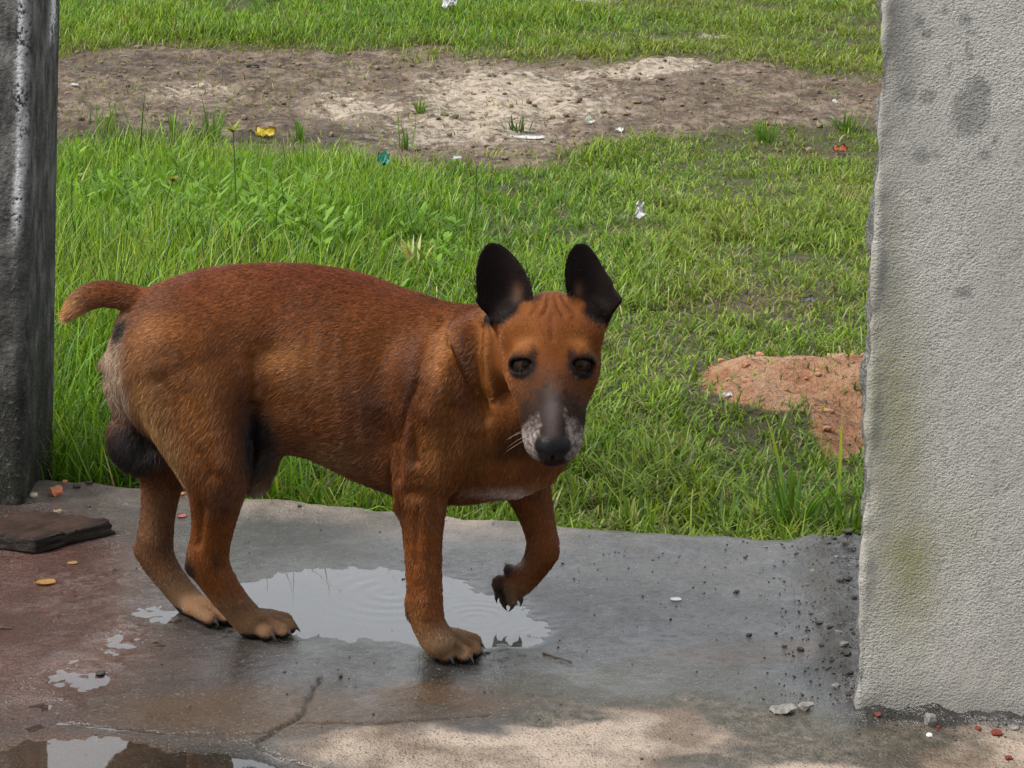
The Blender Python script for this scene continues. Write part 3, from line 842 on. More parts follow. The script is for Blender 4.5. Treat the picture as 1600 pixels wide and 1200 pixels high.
M_BRICK = simple_mat('brick_shard', (0.36, 0.11, 0.05), (0.50, 0.20, 0.10), 120, 0.85)
M_DBRICK = simple_mat('red_brick_crumb', (0.11, 0.018, 0.011), (0.17, 0.034, 0.02), 160, 0.8)
M_GREY = simple_mat('grey_crumb', (0.10, 0.095, 0.085), (0.22, 0.21, 0.19), 140, 0.85)
M_DARK = simple_mat('dark_crumb', (0.018, 0.016, 0.014), (0.05, 0.045, 0.04), 140, 0.7)
M_CHIP = simple_mat('dark_bark', (0.025, 0.013, 0.009), (0.06, 0.03, 0.02), 140, 0.6)
M_SHELL = simple_mat('pale_shell', (0.38, 0.30, 0.19), (0.58, 0.50, 0.36), 60, 0.35)
M_PAPER = simple_mat('white_scrap', (0.66, 0.66, 0.65), (0.82, 0.82, 0.82), 80, 0.6)
M_YEL = simple_mat('yellow_scrap', (0.55, 0.42, 0.03), (0.70, 0.60, 0.08), 60, 0.5)
M_TEAL = simple_mat('green_plastic', (0.06, 0.42, 0.30), (0.30, 0.62, 0.50), 60, 0.35)
M_LEAF = simple_mat('fallen_leaf', (0.38, 0.20, 0.06), (0.50, 0.30, 0.11), 90, 0.6)
M_PINK = simple_mat('pink_petal', (0.42, 0.13, 0.12), (0.52, 0.22, 0.19), 90, 0.6)
M_TWIG = simple_mat('twig_brown', (0.05, 0.028, 0.015), (0.10, 0.06, 0.035), 90, 0.8)

def sz(u, v):
    p_ = on_z(u, v)
    return np.array([p_[0], p_[1], float(slab_z(p_[0], p_[1]))])
S = 1.0 / 1172.0                                         # a pixel in metres at the dog's distance
place_rock('brick_shard', sz(88, 774), (15 * S, 13 * S, 10 * S), M_BRICK, 'orange broken brick shard lying near the pillar foot', 'brick shard', 3, 0.4, None, 0.8)
place_rock('brick_shard', sz(101, 758), (7 * S, 6 * S, 5 * S), M_BRICK, 'small orange brick crumb right behind the larger shard', 'brick shard', 5, 0.4)
place_rock('pebble', sz(53, 779), (9 * S, 8 * S, 6 * S), M_SHELL, 'smooth pale yellow pebble at the pillar foot', 'pebble', 8, 0.2, None, 0.1)
place_rock('bark_chip', sz(120, 767), (9 * S, 6 * S, 4 * S), M_CHIP, 'dark bark chip right of the orange shard', 'chip', 9, 0.3)
place_rock('bark_chip', sz(139, 763), (9 * S, 6 * S, 4.5 * S), M_CHIP, 'dark bark chip nearer the dog of the two', 'chip', 12, -0.3)
place_rock('brick_shard', sz(285, 782), (6 * S, 6 * S, 4 * S), M_BRICK, 'tiny brown red chip between the dog hind legs', 'brick shard', 14, 0)
place_rock('stone', sz(138, 795), (5 * S, 5 * S, 5 * S), M_DARK, 'tiny dark stone standing above the charred wood block', 'stone', 16, 0)
place_rock('stone', sz(157, 1052), (9 * S, 7 * S, 4 * S), M_DARK, 'flat dark stone on the wet slab left of hind paws', 'stone', 17, 0)
place_rock('stone', sz(178, 892), (4 * S, 4 * S, 3 * S), M_DARK, 'tiny dark stone below the charred wood block', 'stone', 18, 0)
place_rock('stone', sz(532, 1060), (4 * S, 4 * S, 3 * S), M_DARK, 'tiny dark stone near the crack, between the paws', 'stone', 19, 0)
place_rock('stone', sz(468, 802), (5 * S, 4 * S, 3 * S), M_DARK, 'tiny dark stone at slab edge under the dog belly', 'stone', 20, 0)
place_rock('mortar_chunk', sz(1453, 1137), (9 * S, 7 * S, 13 * S), M_GREY, 'upright grey mortar chunk at the foot of plastered wall', 'mortar', 21, 0.3)
place_rock('mortar_chunk', sz(1452, 1152), (5 * S, 5 * S, 3 * S), M_PAPER, 'small whitish chip just in front of the mortar chunk', 'mortar', 22, 0.3)
place_rock('brick_crumb', sz(1557, 1149), (9 * S, 7 * S, 5 * S), M_DBRICK, 'largest red brick crumb at the foot of plastered wall', 'brick crumb', 23, 0)
place_rock('brick_crumb', sz(1371, 1127), (6 * S, 5 * S, 3 * S), M_DBRICK, 'red brick crumb nearest the plastered wall corner', 'brick crumb', 24, 0)
place_rock('brick_crumb', sz(1528, 1141), (5 * S, 5 * S, 3 * S), M_DBRICK, 'small red brick crumb left of the largest one', 'brick crumb', 25, 0)
place_rock('brick_crumb', sz(1576, 1188), (6 * S, 5 * S, 4 * S), M_DBRICK, 'red brick crumb at the lower right, farthest from wall', 'brick crumb', 26, 0)
place_rock('brick_crumb', sz(1466, 1139), (4 * S, 4 * S, 3 * S), M_DBRICK, 'tiny red brick crumb touching the mortar chunk', 'brick crumb', 27, 0)
place_rock('stone', sz(1584, 1141), (9 * S, 7 * S, 4 * S), M_GREY, 'pale flat stone beside the largest red crumb', 'stone', 28, 0)
place_rock('mortar_chunk', sz(1222, 1112), (24 * S, 16 * S, 6 * S), M_GREY, 'flat mossy mortar lump on the slab left of wall corner', 'mortar', 29, 0.2, None, 0.7)
place_rock('mortar_chunk', sz(1258, 1106), (13 * S, 10 * S, 6 * S), M_GREY, 'grey mortar lump between mossy lump and wall corner', 'mortar', 30, 0.9, None, 0.6)
crumbs = [(1306, 1078, 9), (1326, 1062, 8), (1322, 1032, 9), (1300, 1040, 6), (1226, 1010, 7), (1251, 1016, 7), (1279, 978, 8), (1296, 988, 7), (1310, 998, 7), (1170, 994, 7),
          (1151, 926, 5), (1164, 872, 4), (1270, 901, 6), (1322, 918, 10), (1312, 925, 8), (1335, 945, 6), (1307, 880, 6), (1330, 870, 9), (1320, 864, 9), (1295, 860, 5),
          (1261, 917, 4), (1267, 962, 4), (1308, 925, 5), (1136, 852, 3), (1197, 856, 3), (1209, 904, 3), (1340, 886, 8), (1333, 1000, 8), (1318, 1020, 8), (1300, 895, 5),
          (1325, 848, 10), (1302, 853, 7), (1188, 930, 3), (1325, 1095, 7), (1284, 1012, 5), (1245, 868, 4)]
CRUMB_LABEL = {(1170, 994): 'dark crumb alone on wet slab just above the brown patch', (1151, 926): 'dark crumb out on the wet slab right of the white petal',
               (1226, 1010): 'dark crumb on the brown patch, left of a pair', (1251, 1016): 'dark crumb on the brown patch, right of a pair',
               (1164, 872): 'tiny dark crumb near the slab back edge, above the white petal', (1325, 848): 'largest mortar crumb in the corner of slab edge and wall'}
for i, (u_, v_, r_) in enumerate(crumbs):
    r_ = r_ * 0.85
    big = r_ >= 9
    place_rock('mortar_crumb', sz(u_, v_), (r_ * S * rng.uniform(0.8, 1.3), r_ * S * rng.uniform(0.7, 1.1), r_ * S * rng.uniform(0.4, 0.7)), M_DARK if i % 4 else M_GREY,
               CRUMB_LABEL.get((u_, v_)) or ('small dark mortar crumb strewn on the slab along the plastered wall' if i % 4 else 'small grey mortar crumb strewn on the slab along the plastered wall'), 'mortar crumb', 40 + i, rng.uniform(0, 6), 'mortar crumbs beside the wall', 0.6)

def grit(name, pts, smin, smax, mat, label):
    bm = bmesh.new()
    for p_ in pts:
        r_ = smin + (smax - smin) * rng.random() ** 2.2
        mtx = Matrix.Translation((p_[0], p_[1], p_[2] + r_ * 0.25)) @ Matrix.Rotation(rng.uniform(0, 6), 4, 'Z') @ Matrix.Diagonal((rng.uniform(0.8, 1.5), rng.uniform(0.6, 1), rng.uniform(0.4, 0.8), 1))
        bmesh.ops.create_icosphere(bm, subdivisions=1, radius=r_, matrix=mtx)
    me = bpy.data.meshes.new(name); bm.to_mesh(me); bm.free()
    return tag(link(name, me, mat), label, 'grit', None, 'stuff')
gp = []
for _ in range(520):
    gp.append(sz(1335 - abs(rng.normal(0, 60)), rng.uniform(838, 1105)))
for _ in range(150):
    gp.append(sz(1340 - 460 * rng.random() ** 1.6, rng.normal(900, 45)))
for _ in range(420):
    gp.append(sz(rng.uniform(1335, 1610), 1114 + abs(rng.normal(0, 18))))
for _ in range(160):
    gp.append(sz(rng.uniform(0, 80), rng.normal(800, 8)))
for _ in range(260):
    gp.append(sz(rng.uniform(0, 1330), rng.uniform(790, 1190)))
grit('grit', gp, 0.0005, 0.0022, M_DARK, 'dark grit scattered over the slab, thickest by the wall')

M_REDCLOD = simple_mat('red_clod', (0.20, 0.07, 0.03), (0.40, 0.22, 0.12), 30, 0.9)
M_CLOD = simple_mat('soil_clod', (0.05, 0.034, 0.022), (0.20, 0.15, 0.10), 14, 0.9)
def clod_pts(n, which):
    X, Y = grass_points(n * 14, 3.0, 12.5, 0.6)
    mk = masks(X, Y)
    k_ = rng.random(len(X)) < (mk[3] if which == 'red' else 0.6 * mk[0] * (Y > 6))
    X, Y = X[k_][:n], Y[k_][:n]
    return np.stack([X, Y, gz_fine(X, Y)], -1)
grit('red_clods', clod_pts(500, 'red'), 0.002, 0.016, M_REDCLOD, 'loose red clods on the earth mound by the wall')
grit('soil_clods', clod_pts(1500, 'soil'), 0.003, 0.022, M_CLOD, 'loose brown clods over the bare soil bank')
# fallen leaves, scraps, twigs -------------------------------------------------
def flake(name, p, L, W, mat, label, cat, rz=0.0, bend=0.25, tilt=0.0, crumple=0.0, leaf=True, thick=0.0012, group=None):
    """a thin curved leaf or scrap with its own thickness"""
    nu, nv = 11, 7
    bm = bmesh.new()
    rows = []
    sd = rng.uniform(0, 50)
    for i in range(nu):
        f = i / (nu - 1) * 2 - 1
        w = W * (math.sqrt(max(0.0, 1 - abs(f) ** 2.2)) * 0.5 + 0.02) if leaf else W * 0.5 * (0.8 + 0.35 * float(noise(f * 2 + sd, 0.5)))
        row = []
        for j in range(nv):
            g = j / (nv - 1) * 2 - 1
            z = bend * W * (g * g) + bend * 0.5 * L * f * f * 0.3 + crumple * W * float(fbm(f * 2.6 + sd, g * 1.8, 0.0, 1.0, 3))
            row.append(bm.verts.new((f * L / 2, g * w, z)))
        rows.append(row)
    for i in range(nu - 1):
        for j in range(nv - 1):
            bm.faces.new((rows[i][j], rows[i + 1][j], rows[i + 1][j + 1], rows[i][j + 1]))
    bmesh.ops.solidify(bm, geom=bm.faces[:], thickness=thick)
    lo = min(v.co.z for v in bm.verts)
    for v in bm.verts:
        v.co.z -= lo
    me = bpy.data.meshes.new(name); bm.to_mesh(me); bm.free()
    for pl in me.polygons:
        pl.use_smooth = True
    o = link(name, me, mat, None, (p[0], p[1], p[2] + 0.0004))
    o.rotation_euler = (tilt, 0, rz)
    return tag(o, label, cat, group)

flake('fallen_leaf', sz(70, 913), 36 * S, 26 * S, M_LEAF, 'small yellow brown leaf on the reddish wet slab', 'leaf', 0.1, 0.15)
flake('fallen_leaf', sz(113, 882), 18 * S, 16 * S, M_LEAF, 'tiny yellow leaf just below the charred wood block', 'leaf', 0.3, 0.1)
flake('petal', sz(284, 808), 18 * S, 20 * S, M_PINK, 'pink petal lying between the dog hind legs', 'petal', 0.2, 0.1)
flake('petal', sz(1056, 938), 20 * S, 17 * S, M_PAPER, 'white petal on the wet slab right of raised paw', 'petal', 0.2, 0.05)
flake('shell_flake', sz(90, 804), 13 * S, 16 * S, M_SHELL, 'thin pale shell flake behind the charred wood block', 'shell', 0.2, 0.5)
def twig(u0, v0, u1, v1, r, label):
    a_, b_ = sz(u0, v0), sz(u1, v1)
    L = np.linalg.norm(b_ - a_)
    n_, k_ = 9, 6
    V, Q = [], []
    for i in range(n_):
        f = i / (n_ - 1)
        rr = r * (1 - 0.6 * f)
        c_ = (f * L, 0.06 * L * float(noise(f * 3, u0 * 0.1)), rr + 0.03 * L * max(0, float(noise(f * 3, v0 * 0.1))))
        for j in range(k_):
            an = 2 * math.pi * j / k_
            V.append((c_[0], c_[1] + rr * math.cos(an), c_[2] + rr * math.sin(an)))
        if i:
            for j in range(k_):
                a0, a1 = (i - 1) * k_ + j, (i - 1) * k_ + (j + 1) % k_
                Q.append((a0, a1, a1 + k_, a0 + k_))
    Q += [(0, 5, 4, 3), (0, 3, 2, 1)]
    o = link('twig', mesh_np('twig', V, Q), M_TWIG, None, tuple(a_))
    o.rotation_euler = (0, 0, math.atan2(b_[1] - a_[1], b_[0] - a_[0]))
    return tag(o, label, 'twig')
twig(748, 1022, 766, 1020, 0.0014, 'short dark twig touching the front paw')
twig(848, 1022, 894, 1036, 0.0012, 'thin dark twig on the slab below raised paw')
twig(0, 985, 20, 984, 0.0022, 'reddish brown twig at the left edge of slab')
twig(628, 904, 640, 902, 0.0018, 'tiny dark twig in the puddle behind front leg')

def on_ground(u, v):
    return ground_hit(u, v)
def scrap(u, v, Lp, Wp, mat, label, rz=0.0, crumple=0.6, tilt=0.0, name='paper_scrap', cat='litter', lift=0.0, leaf=False):
    p_ = on_ground(u, v)
    k_ = 1.0 / px_scale(p_)
    o = flake(name, p_ + np.array([0, 0, 0.004 + lift]), Lp * k_ * 0.72, Wp * k_ * 1.3, mat, label, cat, rz, 0.2, tilt, crumple, leaf, 0.002)
    return o
scrap(700, 26, 30, 18, M_PAPER, 'crumpled white scrap in the grass at the top', 0.2, 0.8, 0.5, lift=0.05)
scrap(917, 192, 16, 14, M_PAPER, 'white scrap standing on the soil right of the sand', 0.8, 0.8, 0.9)
scrap(968, 207, 18, 9, M_PAPER, 'small white scrap lying where grass meets the sand', -0.2, 0.5, 0.4)
scrap(990, 366, 16, 24, M_PAPER, 'crumpled white paper in the green grass above the dog', 0.6, 0.9, 1.0, lift=0.06)
scrap(714, 262, 20, 8, M_PAPER, 'flat white scrap at the sand edge in the middle', -0.2, 0.5, 0.5, lift=0.03)
scrap(822, 218, 82, 11, M_PAPER, 'long flat white strip lying on the bare sand', 0.05, 0.15, 0.3, 'plastic_strip')
scrap(116, 136, 18, 6, M_PAPER, 'small white flake on the brown soil near the pillar', 0.1, 0.3, 0.3)
scrap(1304, 168, 12, 7, M_PAPER, 'tiny white scrap in the grass beside plastered wall', 0.1, 0.5, 0.5, lift=0.02)
scrap(596, 312, 26, 18, M_TEAL, 'crumpled sea green plastic scrap in the tall grass', 0.3, 0.9, 0.9, 'plastic_scrap', lift=0.13)
scrap(415, 214, 44, 16, M_YEL, 'crumpled yellow scrap on the dark mud strip', -0.25, 0.6, 0.5, 'plastic_scrap')
scrap(1312, 242, 32, 12, M_BRICK, 'curled red brown dead leaf on soil near the wall', 0.1, 0.6, 0.5, 'dead_leaf', 'leaf', 0.01, True)
scrap(395, 108, 28, 8, M_GREY, 'flat grey stone chip on the brown soil bank', 0.3, 0.4, 0.2, 'stone_chip', 'stone')
scrap(1136, 622, 22, 10, M_PAPER, 'pale stone flake on the red earth mound', 0.2, 0.5, 0.4, 'stone_chip', 'stone')
scrap(1262, 486, 32, 14, M_GREY, 'flat grey stone in the turf above the red mound', 0.2, 0.4, 0.3, 'stone_chip', 'stone', 0.02)

# straw and root litter on the bare earth
def litter_pts(n):
    X, Y = grass_points(n * 6, 3.0, 13.0, 0.9)
    b_, s_, m_, r_ = masks(X, Y)
    k_ = rng.random(len(X)) < np.maximum(b_ * (1 - 0.75 * s_), 0.35 * r_)
    return X[k_][:n], Y[k_][:n]
X, Y = litter_pts(12000)
n = len(X)
az = rng.random(n) * 6.28
cc = np.array([(0.10, 0.065, 0.035), (0.17, 0.125, 0.07), (0.04, 0.028, 0.018)])[rng.integers(0, 3, n)] * (0.7 + 0.6 * rng.random(n))[:, None]
s_ = strips(np.stack([X, Y, gz_fine(X, Y) + 0.002], -1), 0.02 + 0.05 * rng.random(n) ** 2, 0.0022 + 0.0025 * rng.random(n), az, 1.25 + 0.25 * rng.random(n), 0.35 * rng.normal(0, 1, n), az + 1.57, cc, cc)
tag(blades_obj('straw', [s_], M_GRASS), 'dead straw and root bits lying on bare soil', 'straw', None, 'stuff')

# the charred wood block
c0, c1, c2 = on_z(57, 866, 0.002), on_z(180, 834, 0.002), on_z(-70, 848, 0.002)
e1, e2 = c1 - c0, c2 - c0
H_ = 27 * S
nx_, ny_, nz_ = 44, 34, 8
def blk(i, j, k_):
    f, g, h_ = i / (nx_ - 1), j / (ny_ - 1), k_ / (nz_ - 1)
    hh_ = H_ * (1.0 - 0.10 * g + 0.04 * f)
    p_ = c0 + e1 * (f * (1 - 0.05 * h_)) + e2 * (g * (1 - 0.04 * h_)) + np.array([-0.004 * h_, 0.004 * h_, hh_ * h_])
    side = 1.0 if (i in (0, nx_ - 1) or j in (0, ny_ - 1)) else 0.0
    nn = fbm(f * 3.0, h_ * 9.0, g * 3.0, 1.5, 4)
    n3_ = fbm(f * 9.0, g * 2.0, h_, 2.0, 3)
    if j == 0:
        p_ = p_ + (-e2 / np.linalg.norm(e2)) * 0.006 * nn
    if i == nx_ - 1:
        p_ = p_ + (e1 / np.linalg.norm(e1)) * 0.012 * fbm(h_ * 5, g * 5, 1.0, 1.4, 3)
    if i == 0:
        p_ = p_ + (-e1 / np.linalg.norm(e1)) * 0.004 * nn
    if k_ == nz_ - 1:
        p_ = p_ + np.array([0, 0, 0.004 * fbm(f * 2.5, g * 12, 0.0, 1.2, 3)])
        if side:
            p_ = p_ - np.array([0, 0, 0.002 + 0.003 * abs(float(n3_))])
    return p_
ids, BV, BQ = {}, [], []
def vid(i, j, k_):
    if (i, j, k_) not in ids:
        ids[(i, j, k_)] = len(BV); BV.append(blk(i, j, k_))
    return ids[(i, j, k_)]
for i in range(nx_ - 1):
    for j in range(ny_ - 1):
        BQ.append((vid(i, j, 0), vid(i + 1, j, 0), vid(i + 1, j + 1, 0), vid(i, j + 1, 0)))
        BQ.append((vid(i, j, nz_ - 1), vid(i, j + 1, nz_ - 1), vid(i + 1, j + 1, nz_ - 1), vid(i + 1, j, nz_ - 1)))
    for k_ in range(nz_ - 1):
        BQ.append((vid(i, 0, k_), vid(i, 0, k_ + 1), vid(i + 1, 0, k_ + 1), vid(i + 1, 0, k_)))
        BQ.append((vid(i, ny_ - 1, k_), vid(i + 1, ny_ - 1, k_), vid(i + 1, ny_ - 1, k_ + 1), vid(i, ny_ - 1, k_ + 1)))
for j in range(ny_ - 1):
    for k_ in range(nz_ - 1):
        BQ.append((vid(0, j, k_), vid(0, j + 1, k_), vid(0, j + 1, k_ + 1), vid(0, j, k_ + 1)))
        BQ.append((vid(nx_ - 1, j, k_), vid(nx_ - 1, j, k_ + 1), vid(nx_ - 1, j + 1, k_ + 1), vid(nx_ - 1, j + 1, k_)))
bl = c0 + 0.5 * (e1 + e2)
bme = mesh_np('wood_block', np.array(BV) - bl, BQ, smooth=True)
t = NT('charred_wood')
p = t.mapv(t.objpos(), (1, 1, 1), (0, 0, -math.atan2(e1[1], e1[0])))
gr_ = t.noise(t.mapv(p, (9, 90, 120)), 1.0, 6, 0.65, 0.6)
n1 = t.noise(p, 30.0)
gg = t.new('ShaderNodeNewGeometry')
sp = t.new('ShaderNodeSeparateXYZ'); t.put(sp, 0, gg.outputs['True Normal'])
c = t.mix(t.ramp(gr_, [(0.35, 0.0), (0.65, 1.0)]), (0.012, 0.010, 0.009), (0.042, 0.032, 0.026))
topc = t.mix(t.ramp(n1, [(0.35, 0.0), (0.65, 1.0)]), (0.018, 0.011, 0.008), (0.045, 0.026, 0.018))
c = t.mix(t.ramp(sp.outputs[2], [(0.6, 0.0), (0.9, 1.0)]), c, topc)
M_WOOD = t.done(t.bsdf(c, 0.75, t.bump(gr_, 0.9, 0.005), 0.12))
tag(link('wood_block', bme, M_WOOD, None, tuple(bl)), 'dark wet charred block of wood on the slab by the pillar', 'wood')
# ================================================================== the dog
DOG_AT = np.array([*at(520, 1000, 2.52)[:2], 0.0])

# ---- distance field of the body on a graded grid: finer round the head and the paws
HEAD_Y = 2.335
EYE_MID = at(863, 569, HEAD_Y)
HS = px_scale(EYE_MID)                                    # px per metre at the head
Vd = (EYE_MID - C_O) / np.linalg.norm(EYE_MID - C_O)
Rt = C_R - Vd * (C_R @ Vd); Rt /= np.linalg.norm(Rt)
Dn = np.cross(Vd, Rt); Dn = Dn if Dn[2] < 0 else -Dn
TH_ = math.radians(55)
HF = math.cos(TH_) * -Vd + math.sin(TH_) * Dn             # towards the nose
HU = math.sin(TH_) * -Vd - math.cos(TH_) * Dn             # up out of the forehead
def hp(l, f, u_):
    """head coordinates in millimetres: sideways (right in the picture), towards the nose, up"""
    return EYE_MID + (Rt * l + HF * f + HU * u_) / 1000.0

xlo, xm, xhi = at(95, 500, 2.55)[0] - 0.01, at(728, 600, 2.35)[0], at(985, 500, 2.30)[0] + 0.012
gxs = axis((xlo, xm, 0.0030), (xm, xhi, 0.0018))
gys = axis((2.20, 2.43, 0.0019), (2.43, 2.70, 0.0030))
gzs = axis((-0.004, 0.05, 0.0022), (0.05, 0.24, 0.0030), (0.24, 0.565, 0.0020))
FLD = np.full((len(gxs), len(gys), len(gzs)), 0.2, np.float32)

def block(lo, hi):
    s = []
    for arr, a_, b_ in ((gxs, lo[0], hi[0]), (gys, lo[1], hi[1]), (gzs, lo[2], hi[2])):
        i0, i1 = np.searchsorted(arr, a_), np.searchsorted(arr, b_)
        s.append(slice(max(0, i0 - 1), min(len(arr), i1 + 1)))
    return tuple(s)

def coords(s):
    return (gxs[s[0]].astype(np.float32)[:, None, None], gys[s[1]].astype(np.float32)[None, :, None], gzs[s[2]].astype(np.float32)[None, None, :])

def smin(a_, b_, k_):
    h_ = np.clip(0.5 + 0.5 * (b_ - a_) / k_, 0, 1)
    return b_ + (a_ - b_) * h_ - k_ * h_ * (1 - h_)

def smax(a_, b_, k_):
    return -smin(-a_, -b_, k_)

def add(s, d, k_):
    FLD[s] = smin(FLD[s], d.astype(np.float32), k_)

def cut(s, d, k_):
    FLD[s] = smax(FLD[s], -d.astype(np.float32), k_)

def cone(p0, r0, p1, r1, k_=0.012, sq=1.0, carve=False):
    """tapered limb piece from p0 to p1; sq < 1 flattens it front to back"""
    p0, p1 = np.asarray(p0), np.asarray(p1)
    m_ = max(r0, r1) + k_ + 0.008
    s = block(np.minimum(p0, p1) - m_, np.maximum(p0, p1) + m_)
    x, y, z = coords(s)
    d_ = p1 - p0
    d2 = d_.copy(); d2[1] /= sq
    L2 = float(d2 @ d2) + 1e-12
    qx, qy, qz = x - p0[0], (y - p0[1]) / sq, z - p0[2]
    tt = np.clip((qx * d2[0] + qy * d2[1] + qz * d2[2]) / L2, 0, 1)
    dist = np.sqrt((qx - tt * d2[0]) ** 2 + (qy - tt * d2[1]) ** 2 + (qz - tt * d2[2]) ** 2) - (r0 + (r1 - r0) * tt)
    (cut if carve else add)(s, dist * (0.5 + 0.5 * sq), k_)

def ell(c_, R, ax=None, k_=0.012, carve=False):
    """ellipsoid with radii R along the axes ax (rows), metres"""
    c_ = np.asarray(c_, float)
    ax = np.eye(3) if ax is None else np.asarray(ax)
    m_ = max(R) + k_ + 0.008
    s = block(c_ - m_, c_ + m_)
    x, y, z = coords(s)
    q = [((x - c_[0]) * a_[0] + (y - c_[1]) * a_[1] + (z - c_[2]) * a_[2]) for a_ in ax]
    k0 = np.sqrt(sum((qq / r) ** 2 for qq, r in zip(q, R)))
    k1 = np.sqrt(sum((qq / (r * r)) ** 2 for qq, r in zip(q, R))) + 1e-9
    d = k0 * (k0 - 1) / k1
    (cut if carve else add)(s, d, k_)

def chain(nodes, k_=0.012, sq=1.0, sub=3):
    """limb through (u, v, Y, radius in px) nodes"""
    P = np.array([[*at(u, v, Y), r / px_scale(at(u, v, Y))] for u, v, Y, r in nodes])
    n_ = len(P)
    out = [P[0]]
    for i in range(n_ - 1):
        a_, b_, c_, d_ = P[max(i - 1, 0)], P[i], P[i + 1], P[min(i + 2, n_ - 1)]
        for j in range(1, sub + 1):
            f = j / sub
            out.append(0.5 * ((2 * b_) + (-a_ + c_) * f + (2 * a_ - 5 * b_ + 4 * c_ - d_) * f * f + (-a_ + 3 * b_ - 3 * c_ + d_) * f ** 3))
    for i in range(len(out) - 1):
        cone(out[i][:3], out[i][3], out[i + 1][:3], out[i + 1][3], k_ if i == 0 else 0.004, sq)
    return np.array(out)

# ---- trunk: upper and lower outline, depth and half thickness at stations along the body
TR = [(172, 560, 575, 2.560, 0.012), (180, 512, 610, 2.560, 0.036), (205, 475, 645, 2.558, 0.058), (240, 449, 678, 2.556, 0.074), (300, 425, 704, 2.553, 0.086), (400, 413, 704, 2.545, 0.084),
      (480, 415, 712, 2.538, 0.085), (560, 429, 748, 2.530, 0.095), (620, 450, 770, 2.522, 0.100), (690, 472, 784, 2.512, 0.098), (750, 488, 782, 2.505, 0.090), (800, 508, 770, 2.498, 0.080),
      (840, 545, 755, 2.492, 0.066), (868, 595, 738, 2.488, 0.048), (884, 640, 705, 2.486, 0.022)]
rows = []
for u, vt, vb, Y, W in TR:
    a_, b_ = at(u, vt, Y), at(u, vb, Y)
    rows.append(((a_[0] + b_[0]) / 2, (a_[2] + b_[2]) / 2, (a_[2] - b_[2]) / 2, Y, W))
rows = np.array(rows)
def spline(x, xs_, ys_):
    m_ = np.gradient(ys_, xs_)
    i = np.clip(np.searchsorted(xs_, x) - 1, 0, len(xs_) - 2)
    h_ = xs_[i + 1] - xs_[i]
    f = np.clip((x - xs_[i]) / h_, 0, 1)
    return ((1 + 2 * f) * (1 - f) ** 2 * ys_[i] + f * (1 - f) ** 2 * h_ * m_[i] + f * f * (3 - 2 * f) * ys_[i + 1] + f * f * (f - 1) * h_ * m_[i + 1])
s = block((rows[0, 0] - 0.03, 2.38, 0.16), (rows[-1, 0] + 0.03, 2.68, 0.56))
x, y, z = coords(s)
xc = np.clip(x, rows[0, 0], rows[-1, 0])
zc, H, yc, W = (spline(xc[:, 0, 0], rows[:, 0], rows[:, k_])[:, None, None].astype(np.float32) for k_ in (1, 2, 3, 4))
zn = (z - zc) / H
Wz = W * (1.0 - 0.10 * np.clip(-zn, 0, 1) - 0.05 * np.clip(zn, 0, 1))
q = np.sqrt(zn ** 2 + ((y - yc) / Wz) ** 2 + ((x - xc) / 0.012) ** 2)
g = np.gradient(q, gxs[s[0]], gys[s[1]], gzs[s[2]])
d = (q - 1) / np.maximum(np.sqrt(g[0] ** 2 + g[1] ** 2 + g[2] ** 2), 1.5)
add(s, d, 0.004)

# ---- legs, tail, neck
near_hind = chain([(285, 565, 2.515, 92), (308, 640, 2.500, 76), (329, 705, 2.484, 59), (338, 755, 2.478, 44), (336, 800, 2.480, 35), (329, 845, 2.486, 30), (327, 880, 2.490, 29), (344, 913, 2.493, 25), (368, 946, 2.496, 22.5), (393, 975, 2.500, 23)], 0.022)
chain([(318, 868, 2.490, 26), (303, 884, 2.490, 13)], 0.012, sub=1)
chain([(345, 620, 2.500, 50), (362, 690, 2.490, 32), (364, 745, 2.486, 24)], 0.020)          # front of the thigh, the stifle
chain([(230, 560, 2.548, 50), (250, 620, 2.530, 40), (280, 680, 2.512, 32), (304, 738, 2.495, 24)], 0.02)   # back of the thigh
far_hind = chain([(270, 600, 2.600, 80), (262, 690, 2.612, 56), (254, 745, 2.612, 34), (248, 795, 2.608, 26), (243, 838, 2.602, 26), (243, 864, 2.598, 26), (258, 893, 2.592, 22), (280, 922, 2.588, 20.5), (304, 950, 2.582, 21)], 0.018)
chain([(236, 848, 2.600, 24), (224, 858, 2.600, 13)], 0.010, sub=1)
near_front = chain([(690, 600, 2.462, 84), (680, 690, 2.452, 70), (662, 745, 2.445, 47), (660, 790, 2.442, 35), (661, 850, 2.438, 29), (663, 915, 2.434, 26.5), (664, 948, 2.432, 26.5), (671, 978, 2.430, 24), (685, 1003, 2.428, 25)], 0.022)
chain([(648, 770, 2.450, 30), (628, 790, 2.455, 12)], 0.016, sub=1)                            # elbow
chain([(650, 945, 2.434, 18), (643, 957, 2.434, 9)], 0.008, sub=1)                             # pad behind the wrist
far_front = chain([(790, 690, 2.560, 62), (817, 745, 2.575, 40), (835, 795, 2.575, 28), (846, 838, 2.570, 23), (847, 862, 2.566, 24), (833, 888, 2.566, 20), (815, 906, 2.570, 21)], 0.014)
chain([(850, 845, 2.566, 19), (857, 862, 2.564, 13)], 0.008, sub=1)
tail = chain([(262, 476, 2.552, 31), (228, 474, 2.552, 23), (196, 464, 2.552, 19), (165, 459, 2.552, 18), (138, 464, 2.552, 18), (120, 477, 2.552, 14), (107, 492, 2.552, 6)], 0.016)
chain([(735, 585, 2.500, 88), (775, 560, 2.455, 80), (815, 545, 2.420, 70), (848, 535, 2.395, 58)], 0.030)                 # neck
chain([(770, 660, 2.480, 76), (812, 640, 2.430, 62), (846, 615, 2.400, 46)], 0.030)                                           # throat
chain([(800, 715, 2.475, 52), (850, 705, 2.470, 38)], 0.03)                                                                   # brisket
